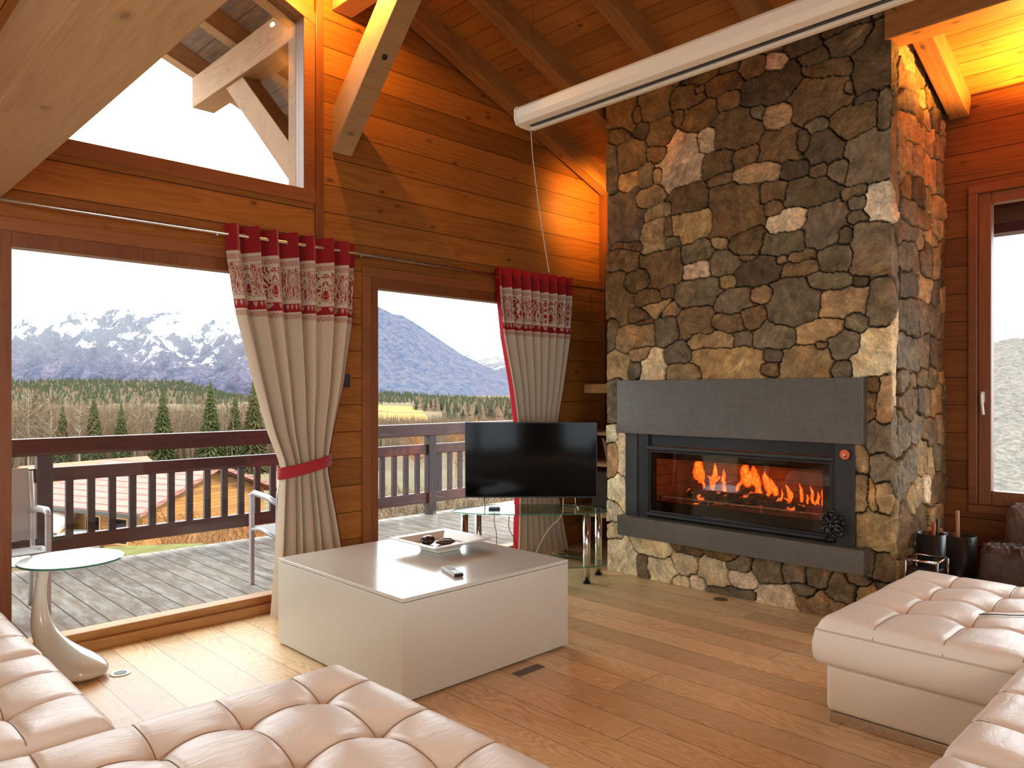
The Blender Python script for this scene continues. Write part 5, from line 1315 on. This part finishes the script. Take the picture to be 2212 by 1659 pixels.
def bare_tree_mesh(name, h_, seed, mats, crown=1.0, twigs=260, leafy=False):
    rr = random.Random(seed); m = MB()
    trunk = [(0, 0, 0), (.02 * h_ * rr.uniform(-1, 1), .02 * h_ * rr.uniform(-1, 1), h_ * .5), (.03 * h_ * rr.uniform(-1, 1), 0, h_ * .95)]
    m.tube(trunk, [.012 * h_, .008 * h_, .002 * h_], 5, caps=False, mi=0)
    for i in range(twigs // 8):
        z0 = h_ * rr.uniform(.25, .85); a = rr.uniform(0, 6.28); L = h_ * rr.uniform(.16, .30) * crown * (1.15 - z0 / h_)
        p = Vector((0, 0, z0)); e = p + Vector((math.cos(a) * L, math.sin(a) * L, L * rr.uniform(.6, 1.2)))
        m.tube([p, p.lerp(e, .5) + Vector((0, 0, -.02 * h_)), e], [.0045 * h_, .003 * h_, .0015 * h_], 3, caps=False, mi=0)
        for k in range(8):
            s_ = p.lerp(e, rr.uniform(.25, 1.0)); a2 = a + rr.uniform(-1.4, 1.4); l2 = L * rr.uniform(.25, .6)
            e2 = s_ + Vector((math.cos(a2) * l2, math.sin(a2) * l2, l2 * rr.uniform(.3, 1.4)))
            m.tube([s_, e2], [.0022 * h_, .0008 * h_], 3, caps=False, mi=1)
            for _ in range(3):
                s3_ = s_.lerp(e2, rr.uniform(.3, 1)); e3 = s3_ + Vector((rr.uniform(-1, 1), rr.uniform(-1, 1), rr.uniform(0, 1.2))) * l2 * .45
                m.tube([s3_, e3], [.0014 * h_, .0007 * h_], 3, caps=False, mi=1)
    me = bpy.data.meshes.new(name); me.from_pydata(m.v, [], m.f)
    for mm in mats: me.materials.append(mm)
    me.polygons.foreach_set('material_index', m.mi); me.update(); return me
bare_meshes = [bare_tree_mesh('bare_tree', 14, s_, [MAT['bark'], MAT['bare']], 1.0, 300) for s_ in range(4)]
def spruce_mesh(seed):
    rr = random.Random(seed); m = MB().tube([(0, 0, 0), (0, 0, 12.6)], [.18, .03], 6); V_, F_ = list(m.v), list(m.f)
    for k in range(1500):
        t = rr.random() ** .75; z = 12.8 - 11.8 * t; r0 = 2.7 * (.06 + .94 * t) * rr.uniform(.55, 1.08); a = rr.uniform(0, 2 * math.pi); ca, sa = math.cos(a), math.sin(a)
        w_ = .10 + .22 * t; n = len(V_); r1 = r0 * rr.uniform(.1, .45); dz_ = -.10 - .28 * r0
        V_ += [(ca * r1 - sa * w_, sa * r1 + ca * w_, z), (ca * r1 + sa * w_, sa * r1 - ca * w_, z), (ca * r0, sa * r0, z + dz_), (ca * r1 * 1.2, sa * r1 * 1.2, z - .45)]
        F_ += [(n, n + 1, n + 2), (n, n + 2, n + 3), (n + 1, n + 3, n + 2)]
    me = bpy.data.meshes.new('spruce'); me.from_pydata(V_, [], F_); me.materials.append(MAT['conif_near']); me.update(); return me
spr = [spruce_mesh(k) for k in range(2)]
ORD = ['first', 'second', 'third', 'fourth', 'fifth', 'sixth', 'seventh', 'eighth', 'ninth', 'tenth', 'eleventh', 'twelfth', 'thirteenth', 'fourteenth', 'fifteenth', 'sixteenth', 'seventeenth', 'eighteenth']
def plant(kind, us, d0, d1, meshes, name, lab, grp, sc):
    us = sorted(us)
    for i, u in enumerate(us):
        o = bpy.data.objects.new(name, rt.choice(meshes)); COL.objects.link(o); x, y = land(u, rt.uniform(d0, d1))
        k = sc * rt.uniform(.82, 1.08); o.location = (x, y, float(ground_z(np.array(x), np.array(y))) - .3); o.rotation_euler = (0, 0, rt.uniform(0, 6)); o.scale = (k, k, k)
        tag(o, lab % ORD[i], 'tree', group=grp)
plant('b', [38, 62, 84, 108, 172, 196, 238, 268, 300, 325, 392, 418, 442, 498, 528, 545], 98, 130, bare_meshes, 'bare_tree', 'bare brown tree rising above the balcony rail, %s from the wide door jamb', 'bare trees above the railing', .92)
plant('s', [135, 203, 262, 352, 455, 508, 548], 88, 112, spr, 'spruce_tree', 'green spruce among the bare trees, %s counted from the wide door jamb', 'spruces above the railing', .92)
plant('o', [905, 985, 1030], 60, 75, bare_meshes, 'golden_tree', 'golden bare tree beyond the second door, %s counted from its jamb', 'golden trees beyond the second door', .42)
for o in [o for o in COL.objects if o.name.startswith('golden_tree')]:
    o.data = o.data.copy(); o.data.materials[0] = MAT['rust']; o.data.materials[1] = MAT['rust']
# thicket filling the wood
V_, F_ = [], []
for i in range(2200):
    u = rt.uniform(-60, 800) if i % 5 else rt.uniform(800, 1150); d = rt.uniform(110, 260) if u < 800 else rt.uniform(170, 300); x, y = land(u, d); z = float(ground_z(np.array(x), np.array(y)))
    for _ in range(9):
        h_ = rt.uniform(5, 11.5) * (1 if u < 800 else .45); a = rt.uniform(0, 6.28); dx_, dy_ = math.cos(a) * h_ * .16, math.sin(a) * h_ * .16; w_ = rt.uniform(.07, .2); x_, y_ = x + rt.uniform(-2, 2), y + rt.uniform(-2, 2)
        n = len(V_); V_ += [(x_ - w_ * FY, y_ + w_ * FX, z), (x_ + w_ * FY, y_ - w_ * FX, z), (x_ + w_ * FX, y_ + w_ * FY, z), (x_ + dx_, y_ + dy_, z + h_)]; F_ += [(n, n + 1, n + 3), (n + 1, n + 2, n + 3), (n + 2, n, n + 3)]
raw('brushwood', V_, F_, MAT['bare'], 'brown brushwood filling the wood beyond the chalets')
# rusty hedges and dry shrubs near the house
def shrubs(name, spots, mat, label, n_per, hh, spread):
    V_, F_ = [], []
    for (x, y, z) in spots:
        for _ in range(n_per):
            h_ = hh * rt.uniform(.4, 1.0); px, py, pz__ = x + rt.uniform(-spread, spread), y + rt.uniform(-spread, spread), z + rt.uniform(0, hh * .75)
            dx_, dy_, dz_ = rt.uniform(-.35, .35), rt.uniform(-.35, .35), rt.uniform(.05, .5); w_ = rt.uniform(.006, .022)
            n = len(V_); V_ += [(px - w_ * FY, py + w_ * FX, pz__), (px + w_ * FY, py - w_ * FX, pz__ + w_), (px + dx_, py + dy_, pz__ + dz_)]; F_.append((n, n + 1, n + 2))
    return raw(name, V_, F_, mat, label, cat='shrubs')
sp = [land(rt.uniform(380, 640), rt.uniform(17, 27)) for _ in range(60)]
shrubs('dry_shrubs', [(x, y, float(ground_z(np.array(x), np.array(y)))) for x, y in sp], MAT['rust'], 'rusty dry shrubs below the railing next to the chalet', 700, 3.8, 1.2)
sp = [land(rt.uniform(800, 1200), rt.uniform(14, 32)) for _ in range(90)]
shrubs('twiggy_bushes', [(x, y, float(ground_z(np.array(x), np.array(y)))) for x, y in sp], MAT['bare'], 'pale twiggy bushes below the railing beyond the second door', 600, 4.2, 1.4)
sp = [land(rt.uniform(10, 100), rt.uniform(34, 38)) for _ in range(24)]
shrubs('rusty_hedge', [(x, y, float(ground_z(np.array(x), np.array(y)))) for x, y in sp], MAT['rust'], 'rusty beech hedge beyond the railing post near the parked cars', 300, 2.6, .9)
MB().prism([land(225, 9), land(225, 20), land(440, 20.5), land(480, 9)], 'Z', -2.9, -2.75).obj('terrain_lawn', MAT['lawn'], kind='structure')

b = NB('stubble_field'); nz = b.noise(b.coord(), .05, 4, .6); b.bsdf(b.ramp(nz, [(.3, (.19, .10, .018)), (.7, (.26, .145, .033))]), .95, 0, None, .1)
fp = [land(u, d) for u, d in ((780, 330), (930, 330), (905, 640), (860, 690), (780, 690))]
MB().prism(fp, 'Z', -11.9, -11.6).obj('terrain_field', b.m, kind='structure')
# chalets below
MAT['tiles'] = None
b = NB('pink_roof_tiles'); v = b.coord(); s_ = b.sep(v)
ln = b.math('LESS_THAN', b.math('FRACT', b.math('MULTIPLY', s_[2], 5.5)), .22); nz = b.noise(v, 2, 4)
b.bsdf(b.mix(ln, b.ramp(nz, [(.3, (.185, .078, .064)), (.7, (.235, .112, .092))]), (.10, .042, .036)), .8, 0, None, .2); MAT['tiles'] = b.m
MAT['clad'] = wood('chalet_cladding', (.16, .058, .012), (.25, .105, .022), (.30, .145, .040), 'X', .16, 'Z', .012, rough=.8, knots=.2)
MAT['redtiles'] = plain('red_roof', (.27, .075, .04), .8, var=.15, scale=3)
def chalet(u, d, W, D, wall_h, roof_h, z, rz, label, roofmat, ov=.8, win=True):
    x, y = land(u, d); r_ = empty('chalet', (0, 0, 0), label, 'house')
    def P_(mb, nm, mat, **k):
        o = mb.obj(nm, mat, None, **k); o.parent = r_; return o
    m = MB().box(-W / 2, W / 2, -D / 2, D / 2, 0, wall_h)
    m.prism([(-D / 2, wall_h), (D / 2, wall_h), (0, wall_h + roof_h * .93)], 'X', -W / 2, W / 2)
    P_(m, 'walls', MAT['clad'])
    t = .18; sl_ = roof_h / (D / 2)
    rp = [(-D / 2 - ov, wall_h - sl_ * ov), (0, wall_h + roof_h), (D / 2 + ov, wall_h - sl_ * ov), (D / 2 + ov, wall_h - sl_ * ov + t), (0, wall_h + roof_h + t), (-D / 2 - ov, wall_h - sl_ * ov + t)]
    P_(MB().prism(rp, 'X', -W / 2 - ov, W / 2 + ov), 'roof', roofmat)
    P_(MB().box(-W / 2 - ov, W / 2 + ov, -D / 2 - ov - .09, -D / 2 - ov, wall_h - sl_ * ov - .02, wall_h - sl_ * ov + .12), 'gutter', MAT['iron'])
    if win:
        for wx in (-W * .3, 0, W * .28):
            wf = P_(MB().box(wx - .5, wx + .5, -D / 2 - .04, -D / 2 + .02, wall_h * .35, wall_h * .8), 'window', MAT['ext_wood'])
            g_ = MB().box(wx - .42, wx + .42, -D / 2 - .05, -D / 2 - .03, wall_h * .38, wall_h * .77).obj('pane', MAT['tvpanel'], None); g_.parent = wf
    r_.location = (x, y, z); r_.rotation_euler = (0, 0, rz); return r_
face = YAW - R(90)
chalet(350, 37, 6.2, 7.4, 2.7, 1.35, -6.3, face + R(-24), 'timber chalet with pink tiled roof just below the railing', MAT['tiles'])
chalet(190, 50, 7, 8, 2.9, 2.0, -8.3, face + R(60), 'red roofed chalet tucked behind the pink roofed one', MAT['redtiles'], win=False)
chalet(110, 46, 4.5, 6, 2.6, 2.2, -9.0, face + R(20), 'small chalet with orange red roof seen past the railing post', MAT['redtiles'], win=False)
chalet(55, 34, 4.5, 4, 1.9, .7, -6.6, face + R(5), 'low flat roofed brick coloured garage beside the hedge', plain('garage_roof', (.30, .22, .17), .8), win=False, ov=.2)
# parked vehicles
def car(u, d, z, rz, label, color):
    r_ = empty('parked_car', (0, 0, 0), label, 'car', 'parked cars by the chalet')
    def P_(mb, nm, mat, **k):
        o = mb.obj(nm, mat, None, **k); o.parent = r_; return o
    body = [(-2.1, .35), (2.1, .35), (2.15, .75), (1.95, .95), (1.0, 1.02), (.45, 1.5), (-1.3, 1.55), (-1.95, 1.05), (-2.15, .9)]
    P_(MB().prism(body, 'Y', -.85, .85), 'body', plain('car_paint_%s' % label[:5], color, .3, spec=.6), bevel=.06, seg=3)
    P_(MB().prism([(-1.25, 1.08), (.85, 1.05), (.42, 1.42), (-1.2, 1.46)], 'Y', -.865, .865), 'side_window', MAT['tvpanel'])
    P_(MB().add([(.98, -.7, 1.06), (.98, .7, 1.06), (.52, .62, 1.46), (.52, -.62, 1.46)], [(0, 1, 2, 3)]), 'windscreen', MAT['tvpanel'])
    for wx in (-1.3, 1.3):
        for wy in (-.8, .8): P_(MB().tube([(wx, wy - .1, .32), (wx, wy + .1, .32)], .32, 18), 'wheel', MAT['black'])
    x, y = land(u, d); r_.location = (x, y, z); r_.rotation_euler = (0, 0, rz)
car(165, 33.2, -6.3, face + R(80), 'white car parked in front of the pink roofed chalet', (.55, .56, .58))
car(100, 33.5, -6.3, face + R(72), 'pale grey car parked by the hedge beyond the railing post', (.60, .62, .65))
